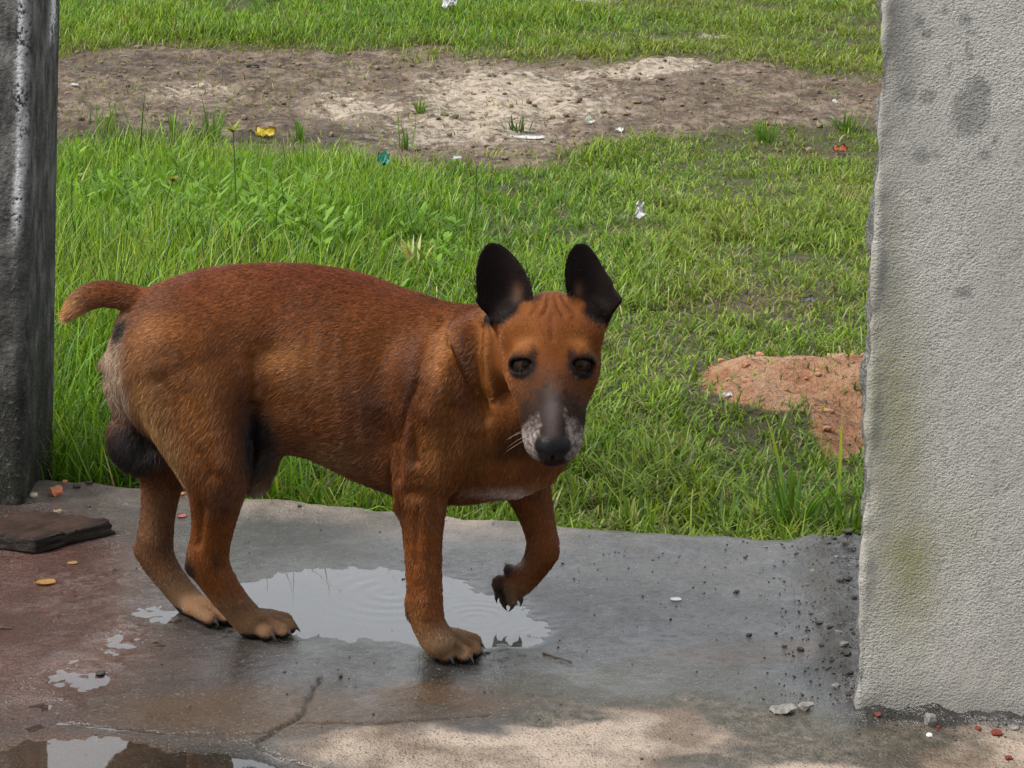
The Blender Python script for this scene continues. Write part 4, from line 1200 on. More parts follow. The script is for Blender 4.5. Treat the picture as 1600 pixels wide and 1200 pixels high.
# sheath under the belly and the scrotum behind the thigh
chain([(420, 700, 2.530, 22), (408, 735, 2.520, 20), (401, 756, 2.516, 15)], 0.014)
chain([(226, 625, 2.580, 24), (204, 668, 2.576, 30), (204, 696, 2.574, 31), (222, 714, 2.573, 26), (246, 712, 2.574, 24)], 0.007)
chain([(192, 560, 2.562, 26), (186, 600, 2.568, 22), (205, 650, 2.572, 24)], 0.015)

# ---- paws: four toes each, claws are separate pieces
CLAWS = []
def toe(p, q, r0, r1, k_=0.0035):
    cone(p, r0, q, r1, k_)
def paw(u, v, dirv, width, length, r, lat=None, zlift=0.0, flat=True, fan=0.35):
    """u, v: pixel of the paw's middle on the slab; dirv: where the toes point (unit xy)"""
    c_ = on_z(u, v, 0.0) + np.array([0, 0, zlift])
    f = np.array([dirv[0], dirv[1], 0.0]); f /= np.linalg.norm(f)
    l = np.array([-f[1], f[0], 0.0])
    ax = np.stack([f, l, np.array([0, 0, 1.0])])
    ell(c_ - f * length * 0.18 + np.array([0, 0, r * 1.25]), (length * 0.52, width * 0.46, r * 1.25), ax, 0.010)
    TOES = []
    for i, o in enumerate((-1.5, -0.5, 0.5, 1.5)):
        fwd = 0.50 if abs(o) < 1 else 0.26
        dd = f + l * (o * fan * 0.45); dd /= np.linalg.norm(dd)
        b_ = c_ + l * o * width * 0.235 - f * length * 0.10 + np.array([0, 0, r * 1.30])
        e_ = c_ + l * o * width * 0.27 + dd * length * fwd + np.array([0, 0, r * 0.90])
        toe(b_, e_, r * 0.84, r * 0.92, 0.0022)
        TOES.append((b_, e_))
        CLAWS.append((e_ + dd * r * 0.62 + np.array([0, 0, r * 0.10]), dd, r))
    for (b0, e0), (b1, e1) in zip(TOES[:-1], TOES[1:]):
        up_ = np.array([0, 0, r * 0.95])
        cone((b0 + b1) / 2 * 0.55 + (e0 + e1) / 2 * 0.45 + up_ * 0.95, r * 0.18, (e0 + e1) / 2 + f * r * 0.9 + up_ * 0.55, r * 0.42, 0.003, 1.0, True)
#
paw(702, 1022, (0.80, -0.60), 0.062, 0.066, 0.0125)
paw(415, 989, (0.93, -0.36), 0.054, 0.060, 0.0118)
paw(328, 968, (0.93, -0.36), 0.050, 0.058, 0.0112)
# the lifted paw hangs from the bent wrist, toes down and back
pw = at(803, 914, 2.575)
k1 = 1.0 / px_scale(pw)
ell(pw, (26 * k1, 19 * k1, 21 * k1), np.stack([np.array([-0.8, 0, -0.6]), np.array([0, 1.0, 0]), np.array([-0.6, 0, 0.8])]), 0.010)
for (u0, v0, u1, v1, Y, r_) in ((798, 918, 800, 938, 2.560, 11), (792, 920, 789, 937, 2.575, 11), (789, 914, 781, 925, 2.592, 11), (802, 916, 810, 930, 2.585, 10)):
    a_, b_ = at(u0, v0, Y), at(u1, v1, Y)
    toe(a_, b_, r_ * k1, r_ * 0.85 * k1)
    dd = (b_ - a_) / np.linalg.norm(b_ - a_)
    CLAWS.append((b_ + dd * 0.007, dd, 0.0105))
ell(at(780, 912, 2.572), (11 * k1, 11 * k1, 13 * k1), None, 0.006)
ell(at(795, 890, 2.566), (8 * k1, 8 * k1, 10 * k1), None, 0.006)

# ---- head
AX = np.stack([Rt, HF, HU])
def hell(l, f, u_, rl, rf, ru, k_=0.012, carve=False, both=False):
    for sgn in ((1, -1) if both else (1,)):
        ell(hp(l * sgn, f, u_), (rl / 1000, rf / 1000, ru / 1000), AX, k_, carve)
def hcone(a_, ra, b_, rb, k_=0.012):
    cone(hp(*a_), ra / 1000, hp(*b_), rb / 1000, k_)
hell(0, -46, 2, 54, 55, 42, 0.020)                       # skull
hell(35, -18, -22, 25, 44, 32, 0.018, both=True)         # cheeks
hell(0, -40, -35, 46, 46, 36, 0.02)                      # jaw muscles, back of head
hell(29, -3, 14, 17, 15, 11, 0.014, both=True)           # brows
hcone((0, -5, 2), 24, (0, 50, -10), 19, 0.014)           # bridge of the nose
hcone((0, 50, -10), 19, (0, 98, -14), 15.5, 0.006)
hcone((0, 22, -28), 45, (0, 60, -32), 38.5, 0.018)         # muzzle
hcone((0, 60, -32), 38.5, (0, 89, -33), 29.5, 0.006)
hell(16, 84, -34, 20, 25, 21, 0.008, both=True)          # upper lips
hcone((0, 0, -58), 24, (0, 84, -56), 15, 0.012)          # lower jaw
NOSE = (0, 107, -16)
hell(0, 104, -18, 19, 14, 15, 0.004)                   # nose pad
hell(14, 117, -20, 4.2, 6, 3.6, 0.003, True, True)       # nostrils
hell(0, 119, -27, 1.2, 6, 9, 0.002, True)                # groove under the nose
EYE = (33.8, 1.5, 2.0)
for sgn in (1, -1):
    ec = hp(EYE[0] * sgn, EYE[1], EYE[2])
    out_ = (HF * 0.62 + HU * 0.66 + Rt * 0.42 * sgn); out_ /= np.linalg.norm(out_)
    lx = Rt * sgn - out_ * (Rt @ out_) * sgn; lx /= np.linalg.norm(lx)
    lx = lx * math.cos(0.22) + np.cross(out_, lx) * math.sin(0.22) * (1 if sgn > 0 else -1) * -1
    ly = np.cross(out_, lx)
    ell(ec + out_ * 0.004, (0.0200, 0.0150, 0.0140), np.stack([lx, ly, out_]), 0.008)            # lids
    ell(ec + out_ * 0.013, (0.0168, 0.0084, 0.0130), np.stack([lx, ly, out_]), 0.0025, True)     # opening
    ell(hp(20 * sgn, 14, -4), (0.009, 0.014, 0.008), AX, 0.008, True)                             # hollow at the inner corner

# ears: outlined leaves, cupped towards the viewer
def ear(poly, base, Yc_, cup, tilt_x, name):
    P = np.array(poly, float)
    cen_ = np.array(base, float)
    o_ = at(cen_[0], cen_[1], Yc_)
    k_ = px_scale(o_)
    Q = (P - cen_) / k_
    lo, hi = Q.min(0), Q.max(0)
    cor = np.array([o_ + Rt * a_ + Dn * b_ + Vd * c_ for a_ in (lo[0], hi[0]) for b_ in (lo[1], hi[1]) for c_ in (-0.035, 0.035)])
    s = block(cor.min(0) - 0.01, cor.max(0) + 0.01)
    x, y, z = coords(s)
    rel = [(x - o_[0]) * a_[0] + (y - o_[1]) * a_[1] + (z - o_[2]) * a_[2] for a_ in (Rt, Dn, Vd)]
    a_, b_, c_ = [np.broadcast_to(r_, FLD[s].shape) for r_ in rel]
    best = np.full(a_.shape, 1e9, np.float32); sign = np.ones(a_.shape, np.float32)
    n_ = len(Q)
    for i in range(n_):
        p0, p1 = Q[i], Q[(i + 1) % n_]
        e_ = p1 - p0
        wx_, wy_ = a_ - p0[0], b_ - p0[1]
        tt = np.clip((wx_ * e_[0] + wy_ * e_[1]) / (e_ @ e_), 0, 1)
        best = np.minimum(best, (wx_ - tt * e_[0]) ** 2 + (wy_ - tt * e_[1]) ** 2)
        c1_ = b_ >= p0[1]; c2_ = b_ < p1[1]; c3_ = e_[0] * wy_ > e_[1] * wx_
        sign = np.where((c1_ & c2_ & c3_) | (~c1_ & ~c2_ & ~c3_), -sign, sign)
    d2 = sign * np.sqrt(best)
    h0 = 0.006 - cup * ((a_ - 0.5 * (lo[0] + hi[0])) / (0.5 * (hi[0] - lo[0]))) ** 2 + 0.010 + tilt_x * (b_ - hi[1]) + 0.012 * sstep(hi[1] - 0.035, hi[1], b_)
    th = 0.0022 + 0.006 * sstep(hi[1] - 0.05, hi[1], b_)
    dl = np.abs(c_ - h0) * 0.85 - th
    d_ = smax(d2 + 0.001, dl, 0.003)
    add(s, d_, 0.010)
EAR_L = [(768, 377), (757, 382), (748, 398), (743, 420), (742, 445), (744, 462), (741, 469), (748, 480), (760, 492), (772, 506), (784, 522), (800, 516), (818, 492), (832, 474), (834, 458), (830, 440), (822, 422), (810, 405), (796, 390), (782, 380)]
EAR_R = [(908, 378), (897, 381), (887, 394), (881, 412), (880, 432), (882, 450), (888, 466), (898, 484), (918, 505), (936, 520), (944, 514), (950, 502), (962, 486), (974, 470), (970, 462), (962, 452), (957, 436), (946, 420), (936, 402), (926, 388), (918, 380)]
ear(EAR_L, (790, 450), 2.375, 0.026, 0.12, 'l')
ear(EAR_R, (918, 450), 2.375, 0.026, 0.12, 'r')
for sgn, (u, v) in ((-1, (800, 500)), (1, (922, 500))):
    cone(at(u, v, 2.375), 0.020, hp(sgn * 40, -45, 10), 0.026, 0.014)

# ---- the skin of the field
def surface_nets(F, xs_, ys_, zs_):
    neg = F < 0
    c8 = [neg[i:F.shape[0] - 1 + i, j:F.shape[1] - 1 + j, k_:F.shape[2] - 1 + k_] for i in (0, 1) for j in (0, 1) for k_ in (0, 1)]
    cnt = sum(c.astype(np.int8) for c in c8)
    act = np.argwhere((cnt > 0) & (cnt < 8))
    I, J, K = act.T
    num = np.zeros((len(act), 3)); den = np.zeros(len(act))
    cx, cy, cz = xs_, ys_, zs_
    off = [(i, j, k_) for i in (0, 1) for j in (0, 1) for k_ in (0, 1)]
    for a_ in range(8):
        for b_ in range(a_ + 1, 8):
            if sum(abs(off[a_][i] - off[b_][i]) for i in range(3)) != 1:
                continue
            oa, ob = off[a_], off[b_]
            fa, fb = F[I + oa[0], J + oa[1], K + oa[2]], F[I + ob[0], J + ob[1], K + ob[2]]
            m_ = (fa < 0) != (fb < 0)
            f = np.where(m_, fa / np.where(m_, fa - fb, 1), 0)
            for ax_, (arr, idx_) in enumerate(((cx, I), (cy, J), (cz, K))):
                va, vb = arr[idx_ + oa[ax_]], arr[idx_ + ob[ax_]]
                num[:, ax_] += np.where(m_, va + (vb - va) * f, 0)
            den += m_
    V = num / den[:, None]
    vid_ = np.full(tuple(n_ - 1 for n_ in F.shape), -1, np.int32)
    vid_[I, J, K] = np.arange(len(act))
    quads = []
    for ax_ in range(3):
        sl0 = [slice(None)] * 3; sl1 = [slice(None)] * 3
        sl0[ax_] = slice(0, -1); sl1[ax_] = slice(1, None)
        ch = np.argwhere(neg[tuple(sl0)] != neg[tuple(sl1)])
        o1, o2 = (ax_ + 1) % 3, (ax_ + 2) % 3
        ok = (ch[:, o1] > 0) & (ch[:, o2] > 0) & (ch[:, o1] < F.shape[o1] - 1) & (ch[:, o2] < F.shape[o2] - 1)
        ch = ch[ok]
        e1_, e2_ = np.eye(3, dtype=int)[o1], np.eye(3, dtype=int)[o2]
        q_ = np.stack([vid_[tuple((ch - e1_ - e2_).T)], vid_[tuple((ch - e2_).T)], vid_[tuple(ch.T)], vid_[tuple((ch - e1_).T)]], -1)
        flip = ~neg[tuple(ch.T)]
        q_[flip] = q_[flip][:, ::-1]
        quads.append(q_)
    return V, np.vstack(quads)
DV, DQ = surface_nets(FLD, gxs, gys, gzs)
DQ = DQ[(DQ >= 0).all(1)]
del FLD

def vnormals(V, Q):
    n_ = np.cross(V[Q[:, 2]] - V[Q[:, 0]], V[Q[:, 3]] - V[Q[:, 1]])
    N = np.zeros_like(V)
    for i in range(4):
        np.add.at(N, Q[:, i], n_)
    return N / (np.linalg.norm(N, axis=1, keepdims=True) + 1e-12)

def relax(V, Q, it, w_=0.5):
    for _ in range(it):
        S_ = np.zeros_like(V); c_ = np.zeros(len(V))
        for i in range(4):
            for j in (1, 3):
                np.add.at(S_, Q[:, i], V[Q[:, (i + j) % 4]]); np.add.at(c_, Q[:, i], 1)
        V = V + w_ * (S_ / np.maximum(c_, 1)[:, None] - V)
    return V
DV = relax(DV, DQ, 2)
DN = vnormals(DV, DQ)

# folds of skin, sculpted as ridges and furrows along lines on the near side: points (u, v), width px, height m
du, dv = proj(DV)
facing = np.clip(-(DN * ((DV - C_O) / np.linalg.norm(DV - C_O, axis=1, keepdims=True))).sum(1), 0, 1)
def line_d(u, v, pts):
    dd = np.full(len(u), 1e9)
    for (a_, b_), (c_, d_) in zip(pts[:-1], pts[1:]):
        tt = np.clip(((u - a_) * (c_ - a_) + (v - b_) * (d_ - b_)) / ((c_ - a_) ** 2 + (d_ - b_) ** 2), 0, 1)
        fade = 1.0
        dd = np.minimum(dd, np.hypot(u - a_ - tt * (c_ - a_), v - b_ - tt * (d_ - b_)))
    return dd
near = facing * (DV[:, 1] < 2.53)
disp = np.zeros(len(DV))
FOLDS = [([(700, 500), (668, 560), (640, 630), (622, 690), (618, 745)], 9, -0.0060), ([(690, 520), (660, 590), (640, 650), (632, 700)], 8, 0.0050), ([(655, 600), (644, 660), (650, 720)], 7, -0.004), ([(722, 520), (690, 585), (670, 640)], 16, 0.005),
         ([(748, 510), (742, 560), (748, 610), (762, 650)], 8, -0.007), ([(768, 505), (766, 560), (776, 620)], 10, 0.006), ([(725, 505), (715, 560), (720, 620)], 13, 0.003),
         ([(390, 560), (392, 610), (393, 660)], 7, -0.004), ([(400, 640), (395, 690), (394, 720)], 8, -0.006), ([(250, 600), (290, 690), (330, 740)], 16, -0.004), ([(705, 640), (700, 700), (706, 750)], 14, -0.003),
         ([(640, 770), (690, 775), (720, 760)], 12, -0.003),
         ([(705, 520), (697, 580), (690, 650)], 30, 0.005), ([(606, 540), (598, 620), (600, 690)], 30, -0.005), ([(412, 560), (416, 630)], 30, -0.007), ([(330, 600), (352, 660), (356, 720)], 24, 0.004),
         ([(290, 470), (330, 500)], 34, 0.004), ([(440, 470), (420, 540)], 40, -0.003), ([(255, 560), (300, 640), (330, 700)], 18, -0.003),
         ([(478, 520), (466, 600), (480, 670)], 8, 0.0006), ([(508, 515), (498, 600), (510, 680)], 8, 0.0006), ([(538, 512), (530, 600), (540, 690)], 8, 0.0006), ([(568, 512), (562, 600), (570, 700)], 8, 0.0006),
         ([(316, 790), (310, 850)], 7, -0.0035), ([(352, 800), (345, 850), (350, 890)], 7, -0.0025), ([(676, 790), (674, 880)], 8, -0.0022), ([(652, 800), (650, 880)], 6, -0.0015), ([(664, 940), (668, 955)], 12, 0.002),
         ([(380, 940), (405, 965)], 6, 0.002), ([(740, 690), (735, 740), (745, 770)], 14, -0.004), ([(770, 640), (775, 700), (800, 740)], 12, 0.003)]
for pts, w_, h_ in FOLDS:
    disp += near * 1.8 * h_ * np.exp(-(line_d(du, dv, pts) / w_) ** 2)
hw = facing * (DV[:, 1] < 2.42)
for pts, w_, h_ in [([(858, 462), (856, 478), (850, 492)], 3.2, -0.0026), ([(867, 462), (872, 478), (881, 494)], 3.2, -0.0026), ([(846, 464), (842, 478), (832, 490)], 3.5, -0.0022), ([(878, 466), (888, 476), (900, 488)], 3.5, -0.0020),
                    ([(852, 462), (848, 480), (840, 494)], 3.5, 0.0020), ([(873, 464), (880, 480), (891, 494)], 3.5, 0.0020), ([(862, 495), (863, 530)], 5, -0.0016)]:
    disp += 1.15 * hw * h_ * np.exp(-(line_d(du, dv, pts) / w_) ** 2)
disp += 0.0016 * fbm(DV[:, 0], DV[:, 1], DV[:, 2], 28.0, 3) * sstep(0.10, 0.2, DV[:, 2])
DV = DV + DN * disp[:, None]
DN = vnormals(DV, DQ)

# ---- coat colours, given as patches in space
def near3(V, u, v, Y, r):
    """soft ball of radius r px round the point at pixel u, v and depth Y; r may be (across, down)"""
    c_ = at(u, v, Y)
    k_ = px_scale(c_)
    r = (r, r) if np.isscalar(r) else r
    d_ = V - c_
    return np.exp(-(((d_ @ Rt) * k_ / r[0]) ** 2 + ((d_ @ Dn) * k_ / r[1]) ** 2 + ((d_ @ Vd) * k_ / (1.1 * max(r))) ** 2))

def coat(V, N):
    n_ = len(V)
    hl, hf, hu_ = (V - EYE_MID) @ Rt * 1000, (V - EYE_MID) @ HF * 1000, (V - EYE_MID) @ HU * 1000
    patchy = fbm(V[:, 0], V[:, 1], V[:, 2], 11.0, 4)
    c_ = np.tile([0.170, 0.056, 0.0115], (n_, 1))
    def lay(m_, rgb):
        nonlocal c_
        m_ = np.clip(m_, 0, 1)[:, None]
        c_ = c_ * (1 - m_) + np.array(rgb) * m_
    up = sstep(0.40, 0.50, V[:, 2] + 0.05 * patchy) * sstep(0.2, 0.9, N[:, 2] + 0.5)
    lay(0.95 * up * (V[:, 1] > 2.43), (0.130, 0.024, 0.0075))                   # red saddle along the back
    lay(np.clip(0.5 + 1.1 * patchy, 0, 1) * 0.45, (0.215, 0.094, 0.026))
    lay(np.clip(-0.05 - 1.4 * patchy, 0, 1) * 0.7, (0.075, 0.025, 0.0070))
    # rear: buff breeches, dark scrotum, pale tail brush
    lay(2.0 * near3(V, 188, 588, 2.535, (34, 58)), (0.47, 0.38, 0.27))
    lay(1.4 * near3(V, 240, 640, 2.50, (32, 78)), (0.42, 0.25, 0.10))
    lay(1.3 * near3(V, 272, 705, 2.485, (26, 60)), (0.42, 0.27, 0.12))
    lay(0.9 * near3(V, 235, 545, 2.50, (26, 34)), (0.36, 0.17, 0.05))
    lay(2.4 * near3(V, 196, 520, 2.528, (15, 18)), (0.010, 0.008, 0.007))
    for gu, gv, gY, gr_ in ((690, 560, 2.41, (16, 60)), (762, 560, 2.42, (12, 60)), (680, 700, 2.40, (24, 50)), (740, 680, 2.42, (26, 50)), (310, 640, 2.44, (34, 60)), (440, 560, 2.46, (40, 24)), (250, 520, 2.48, (40, 24))):
        lay(0.9 * near3(V, gu, gv, gY, gr_), (0.32, 0.14, 0.036))
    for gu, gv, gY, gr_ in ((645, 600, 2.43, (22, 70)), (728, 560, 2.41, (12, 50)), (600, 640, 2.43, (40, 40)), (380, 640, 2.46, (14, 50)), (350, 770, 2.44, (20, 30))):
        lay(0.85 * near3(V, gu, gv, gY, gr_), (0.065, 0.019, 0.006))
    lay(2.2 * near3(V, 214, 697, 2.575, (46, 44)), (0.022, 0.016, 0.015))
    lay(1.8 * near3(V, 112, 490, 2.552, (30, 26)), (0.60, 0.33, 0.14))
    # belly, sheath
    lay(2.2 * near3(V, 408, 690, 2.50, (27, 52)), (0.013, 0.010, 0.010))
    lay(1.3 * near3(V, 404, 764, 2.515, (26, 13)), (0.22, 0.16, 0.11))
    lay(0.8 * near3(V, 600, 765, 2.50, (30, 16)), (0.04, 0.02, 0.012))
    lay(0.55 * near3(V, 520, 720, 2.47, (90, 26)), (0.19, 0.115, 0.05))
    # legs: smoky shading, pale feet
    low = sstep(0.075, 0.035, V[:, 2])
    lay(0.75 * low, (0.20, 0.138, 0.080))
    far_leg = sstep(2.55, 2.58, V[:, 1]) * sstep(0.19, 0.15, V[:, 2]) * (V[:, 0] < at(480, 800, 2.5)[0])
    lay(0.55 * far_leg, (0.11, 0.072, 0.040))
    lay(1.3 * near3(V, 298, 886, 2.48, (14, 16)), (0.018, 0.014, 0.012))
    lay(0.9 * near3(V, 338, 880, 2.46, (8, 14)), (0.03, 0.02, 0.014))
    lay(0.8 * near3(V, 345, 795, 2.44, (24, 26)), (0.10, 0.045, 0.018))
    lay(0.7 * near3(V, 372, 950, 2.47, (20, 26)), (0.10, 0.055, 0.026))
    lay(1.4 * sstep(0.013, 0.006, V[:, 2]) , (0.016, 0.013, 0.012))
    lay(0.9 * near3(V, 629, 785, 2.445, (8, 24)), (0.025, 0.016, 0.012))
    lay(1.5 * near3(V, 640, 958, 2.432, (8, 11)), (0.016, 0.013, 0.012))
    lay(0.8 * near3(V, 700, 1005, 2.41, (30, 20)), (0.27, 0.19, 0.11))
    lay(0.6 * near3(V, 655, 975, 2.41, (16, 26)), (0.26, 0.13, 0.05))
    lay(1.3 * near3(V, 786, 925, 2.575, (20, 26)), (0.035, 0.026, 0.022))
    lay(1.2 * near3(V, 779, 914, 2.572, (11, 13)), (0.012, 0.010, 0.010))
    lay(1.4 * near3(V, 794, 888, 2.562, (8, 9)), (0.012, 0.010, 0.010))
    lay(1.0 * near3(V, 806, 876, 2.566, (14, 8)), (0.5, 0.45, 0.38))
    # chest blaze
    lay(1.3 * near3(V, 800, 768, 2.46, (48, 9)), (0.55, 0.46, 0.38))
    lay(0.7 * near3(V, 845, 752, 2.46, (30, 14)), (0.33, 0.17, 0.06))
    # head
    fine = fbm(V[:, 0], V[:, 1], V[:, 2], 130.0, 3)
    onhead = sstep(2.45, 2.40, V[:, 1]) * sstep(at(850, 740, 2.35)[2] - 0.01, at(850, 740, 2.35)[2] + 0.005, V[:, 2]) * sstep(115, 95, np.abs(hl))
    g3 = lambda l, f, u_, rl, rf, ru: np.exp(-(((np.abs(hl) - l) / rl) ** 2 + ((hf - f) / rf) ** 2 + ((hu_ - u_) / ru) ** 2))
    lay(onhead * 0.75 * g3(22, -22, 30, 34, 34, 34), (0.20, 0.070, 0.0125))
    lay(onhead * 0.5 * g3(0, -60, 40, 20, 30, 20), (0.15, 0.05, 0.015))
    lay(onhead * 0.5 * g3(0, -15, 25, 7, 40, 30), (0.15, 0.05, 0.015))
    lay(onhead * 0.9 * g3(30, -14, 22, 16, 7, 12), (0.32, 0.145, 0.04))
    lay(onhead * 0.8 * g3(35, 30, -22, 9, 12, 14), (0.26, 0.12, 0.035))
    lay(onhead * 0.8 * sstep(6, 45, hf), (0.062, 0.026, 0.010))
    lay(onhead * 0.9 * sstep(34, 56, hf + 8 * patchy + 22 * fine), (0.020, 0.013, 0.010))
    lay(onhead * 0.9 * g3(0, 64, -2, 8.5, 36, 18), (0.135, 0.125, 0.128))
    wht = sstep(64, 86, hf + 14 * patchy + 18 * fine) * sstep(12, 20, np.abs(hl) + 6 * fine)
    spk = np.clip(0.45 + 1.5 * noise(V[:, 0], V[:, 1], V[:, 2], 420.0), 0, 1)
    lay(onhead * wht * (0.15 + 0.85 * spk) * 1.0, (0.40, 0.38, 0.365))
    eye_d = g3(EYE[0] - 2, EYE[1] + 7, EYE[2] + 6, 22, 16, 16)
    lay(onhead * sstep(0.14, 0.42, eye_d + 0.12 * patchy), (0.010, 0.008, 0.008))
    lay(onhead * 0.85 * sstep(0.10, 0.55, g3(22, 0, 15, 8, 13, 13) + 0.12 * patchy + 0.25 * fine), (0.009, 0.007, 0.007))
    lay(onhead * 1.2 * g3(21, 18, 5, 11, 12, 12), (0.014, 0.009, 0.008))
    nose = sstep(1.28, 1.08, np.sqrt((hl / 19) ** 2 + ((hf - 104) / 14) ** 2 + ((hu_ + 18) / 15) ** 2)) * sstep(92, 97, hf)
    lay(onhead * nose, (0.009, 0.009, 0.010))
    lay(onhead * sstep(96, 104, hf) * sstep(-36, -44, hu_), (0.010, 0.009, 0.009))
    # ears: nearly black, brown tufts at the base
    eu, ev = proj(V)
    earm = np.maximum(sstep(518, 496, ev + 0.75 * np.clip(eu - 782, 0, 99)) * (eu < 838), sstep(520, 492, ev + 0.65 * np.clip(935 - eu, 0, 99)) * (eu > 874)) * (np.minimum(np.linalg.norm(V - at(790, 450, 2.375), axis=1), np.linalg.norm(V - at(920, 450, 2.375), axis=1)) < 0.066)
    skull = np.sqrt((hl / 54) ** 2 + ((hf + 46) / 55) ** 2 + ((hu_ - 2) / 42) ** 2)
    earm = earm * sstep(1.04, 1.16, skull)
    lay(1.5 * earm, (0.008, 0.0045, 0.004))
    lay(earm * (near3(V, 806, 457, 2.37, (9, 13)) + near3(V, 905, 455, 2.37, (7, 12)) * 0.8), (0.13, 0.08, 0.05))
    bare = np.clip(np.maximum.reduce([onhead * nose, onhead * sstep(0.78, 0.92, eye_d), 0.8 * earm, sstep(0.012, 0.008, V[:, 2])]), 0, 1)
    return np.clip(c_, 0, 1), bare, nose * onhead

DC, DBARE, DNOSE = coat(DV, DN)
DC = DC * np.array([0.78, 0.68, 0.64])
dog = bpy.data.objects.new('dog', None)
COL.objects.link(dog)
dog.location = DOG_AT
tag(dog, 'brown short-haired dog with black ears and docked tail walking over wet slab, one forepaw lifted', 'dog')
dme = mesh_np('body', DV - DOG_AT, DQ)
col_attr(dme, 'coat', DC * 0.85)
f_attr(dme, 'nose', DNOSE)
t = NT('dog_skin')
p = t.objpos()
vo_ = t.voronoi(p, 900.0)
nz = t.noise(p, 260.0, 4)
nsf = t.attr('nose').outputs['Fac']
hgt = t.mix(nsf, nz, vo_)
M_SKIN = t.done(t.bsdf(t.attr('coat').outputs['Color'], t.math('SUBTRACT', 0.65, t.math('MULTIPLY', nsf, 0.42)), t.bump(hgt, 0.5, 0.0012), t.math('ADD', 0.08, t.math('MULTIPLY', nsf, 0.16))))
body = link('body', dme, M_SKIN, dog)

# eyes
def eyeball(sgn):
    bm = bmesh.new()
    bmesh.ops.create_uvsphere(bm, u_segments=28, v_segments=20, radius=0.0140)
    me = bpy.data.meshes.new('eye'); bm.to_mesh(me); bm.free()
    for pl in me.polygons:
        pl.use_smooth = True
    return me
t = NT('dog_eye')
sp = t.new('ShaderNodeSeparateXYZ'); t.put(sp, 0, t.objpos())
rr = t.math('SQRT', t.math('ADD', t.math('POWER', sp.outputs[0], 2.0), t.math('POWER', sp.outputs[1], 2.0)))
c = t.ramp(t.math('MULTIPLY', rr, 71.0), [(0.0, (0.003, 0.003, 0.003)), (0.26, (0.003, 0.003, 0.003)), (0.32, (0.040, 0.016, 0.006)), (0.60, (0.022, 0.009, 0.004)), (0.68, (0.008, 0.006, 0.006)), (1.0, (0.02, 0.014, 0.012))])
M_EYE = t.done(t.bsdf(c, 0.05, None, 0.10))
for sgn in (1, -1):
    ec = hp(EYE[0] * sgn, EYE[1], EYE[2])
    look = -Vd + np.array([0.0, 0.0, -0.05]); look /= np.linalg.norm(look)
    out_ = (HF * 0.62 + HU * 0.66 + Rt * 0.42 * sgn); out_ /= np.linalg.norm(out_)
    o = link('eye', eyeball(sgn), M_EYE, dog, tuple(ec + out_ * 0.0005 - DOG_AT))
    o.rotation_euler = Vector(look).to_track_quat('Z', 'Y').to_euler()

# claws
M_CLAW = simple_mat('dog_claw', (0.012, 0.010, 0.009), (0.05, 0.04, 0.034), 200, 0.35, 0.2, 0.001)
for c_, dd, r_ in CLAWS:
    V, Q = [], []
    n_, k_ = 6, 8
    side = np.cross(dd, [0, 0, 1.0]); side /= np.linalg.norm(side)
    upv = np.cross(side, dd)
    for i in range(n_):
        f = i / (n_ - 1)
        ctr = dd * (r_ * 0.80 * f) - upv * (r_ * 0.60 * f * f)
        rr_ = r_ * 0.30 * (1 - f) ** 0.7 + 0.0002
        for j in range(k_):
            an = 2 * math.pi * j / k_
            V.append(ctr + side * rr_ * math.cos(an) * 0.8 + upv * rr_ * math.sin(an) * 1.15)
        if i:
            for j in range(k_):
                a0, a1 = (i - 1) * k_ + j, (i - 1) * k_ + (j + 1) % k_
                Q.append((a0, a1, a1 + k_, a0 + k_))
    link('claw', mesh_np('claw', np.array(V), Q), M_CLAW, dog, tuple(c_ - DOG_AT))
# ---- short coat: strands combed over the skin
tri = np.vstack([DQ[:, [0, 1, 2]], DQ[:, [0, 2, 3]]])
ta, tb, tc_ = DV[tri[:, 0]], DV[tri[:, 1]], DV[tri[:, 2]]
area = 0.5 * np.linalg.norm(np.cross(tb - ta, tc_ - ta), axis=1)
NH = 380000
pick = rng.choice(len(tri), NH, p=area / area.sum())
r1, r2 = np.sqrt(rng.random(NH)), rng.random(NH)
w0, w1, w2 = (1 - r1)[:, None], (r1 * (1 - r2))[:, None], (r1 * r2)[:, None]
i0, i1, i2 = tri[pick].T
HP = DV[i0] * w0 + DV[i1] * w1 + DV[i2] * w2
HN = DN[i0] * w0 + DN[i1] * w1 + DN[i2] * w2
HN /= np.linalg.norm(HN, axis=1, keepdims=True)
HC = DC[i0] * w0 + DC[i1] * w1 + DC[i2] * w2
HB = (DBARE[i0] * w0[:, 0] + DBARE[i1] * w1[:, 0] + DBARE[i2] * w2[:, 0])
keep = rng.random(NH) > HB * 0.97
HP, HN, HC = HP[keep], HN[keep], HC[keep]
n = len(HP)
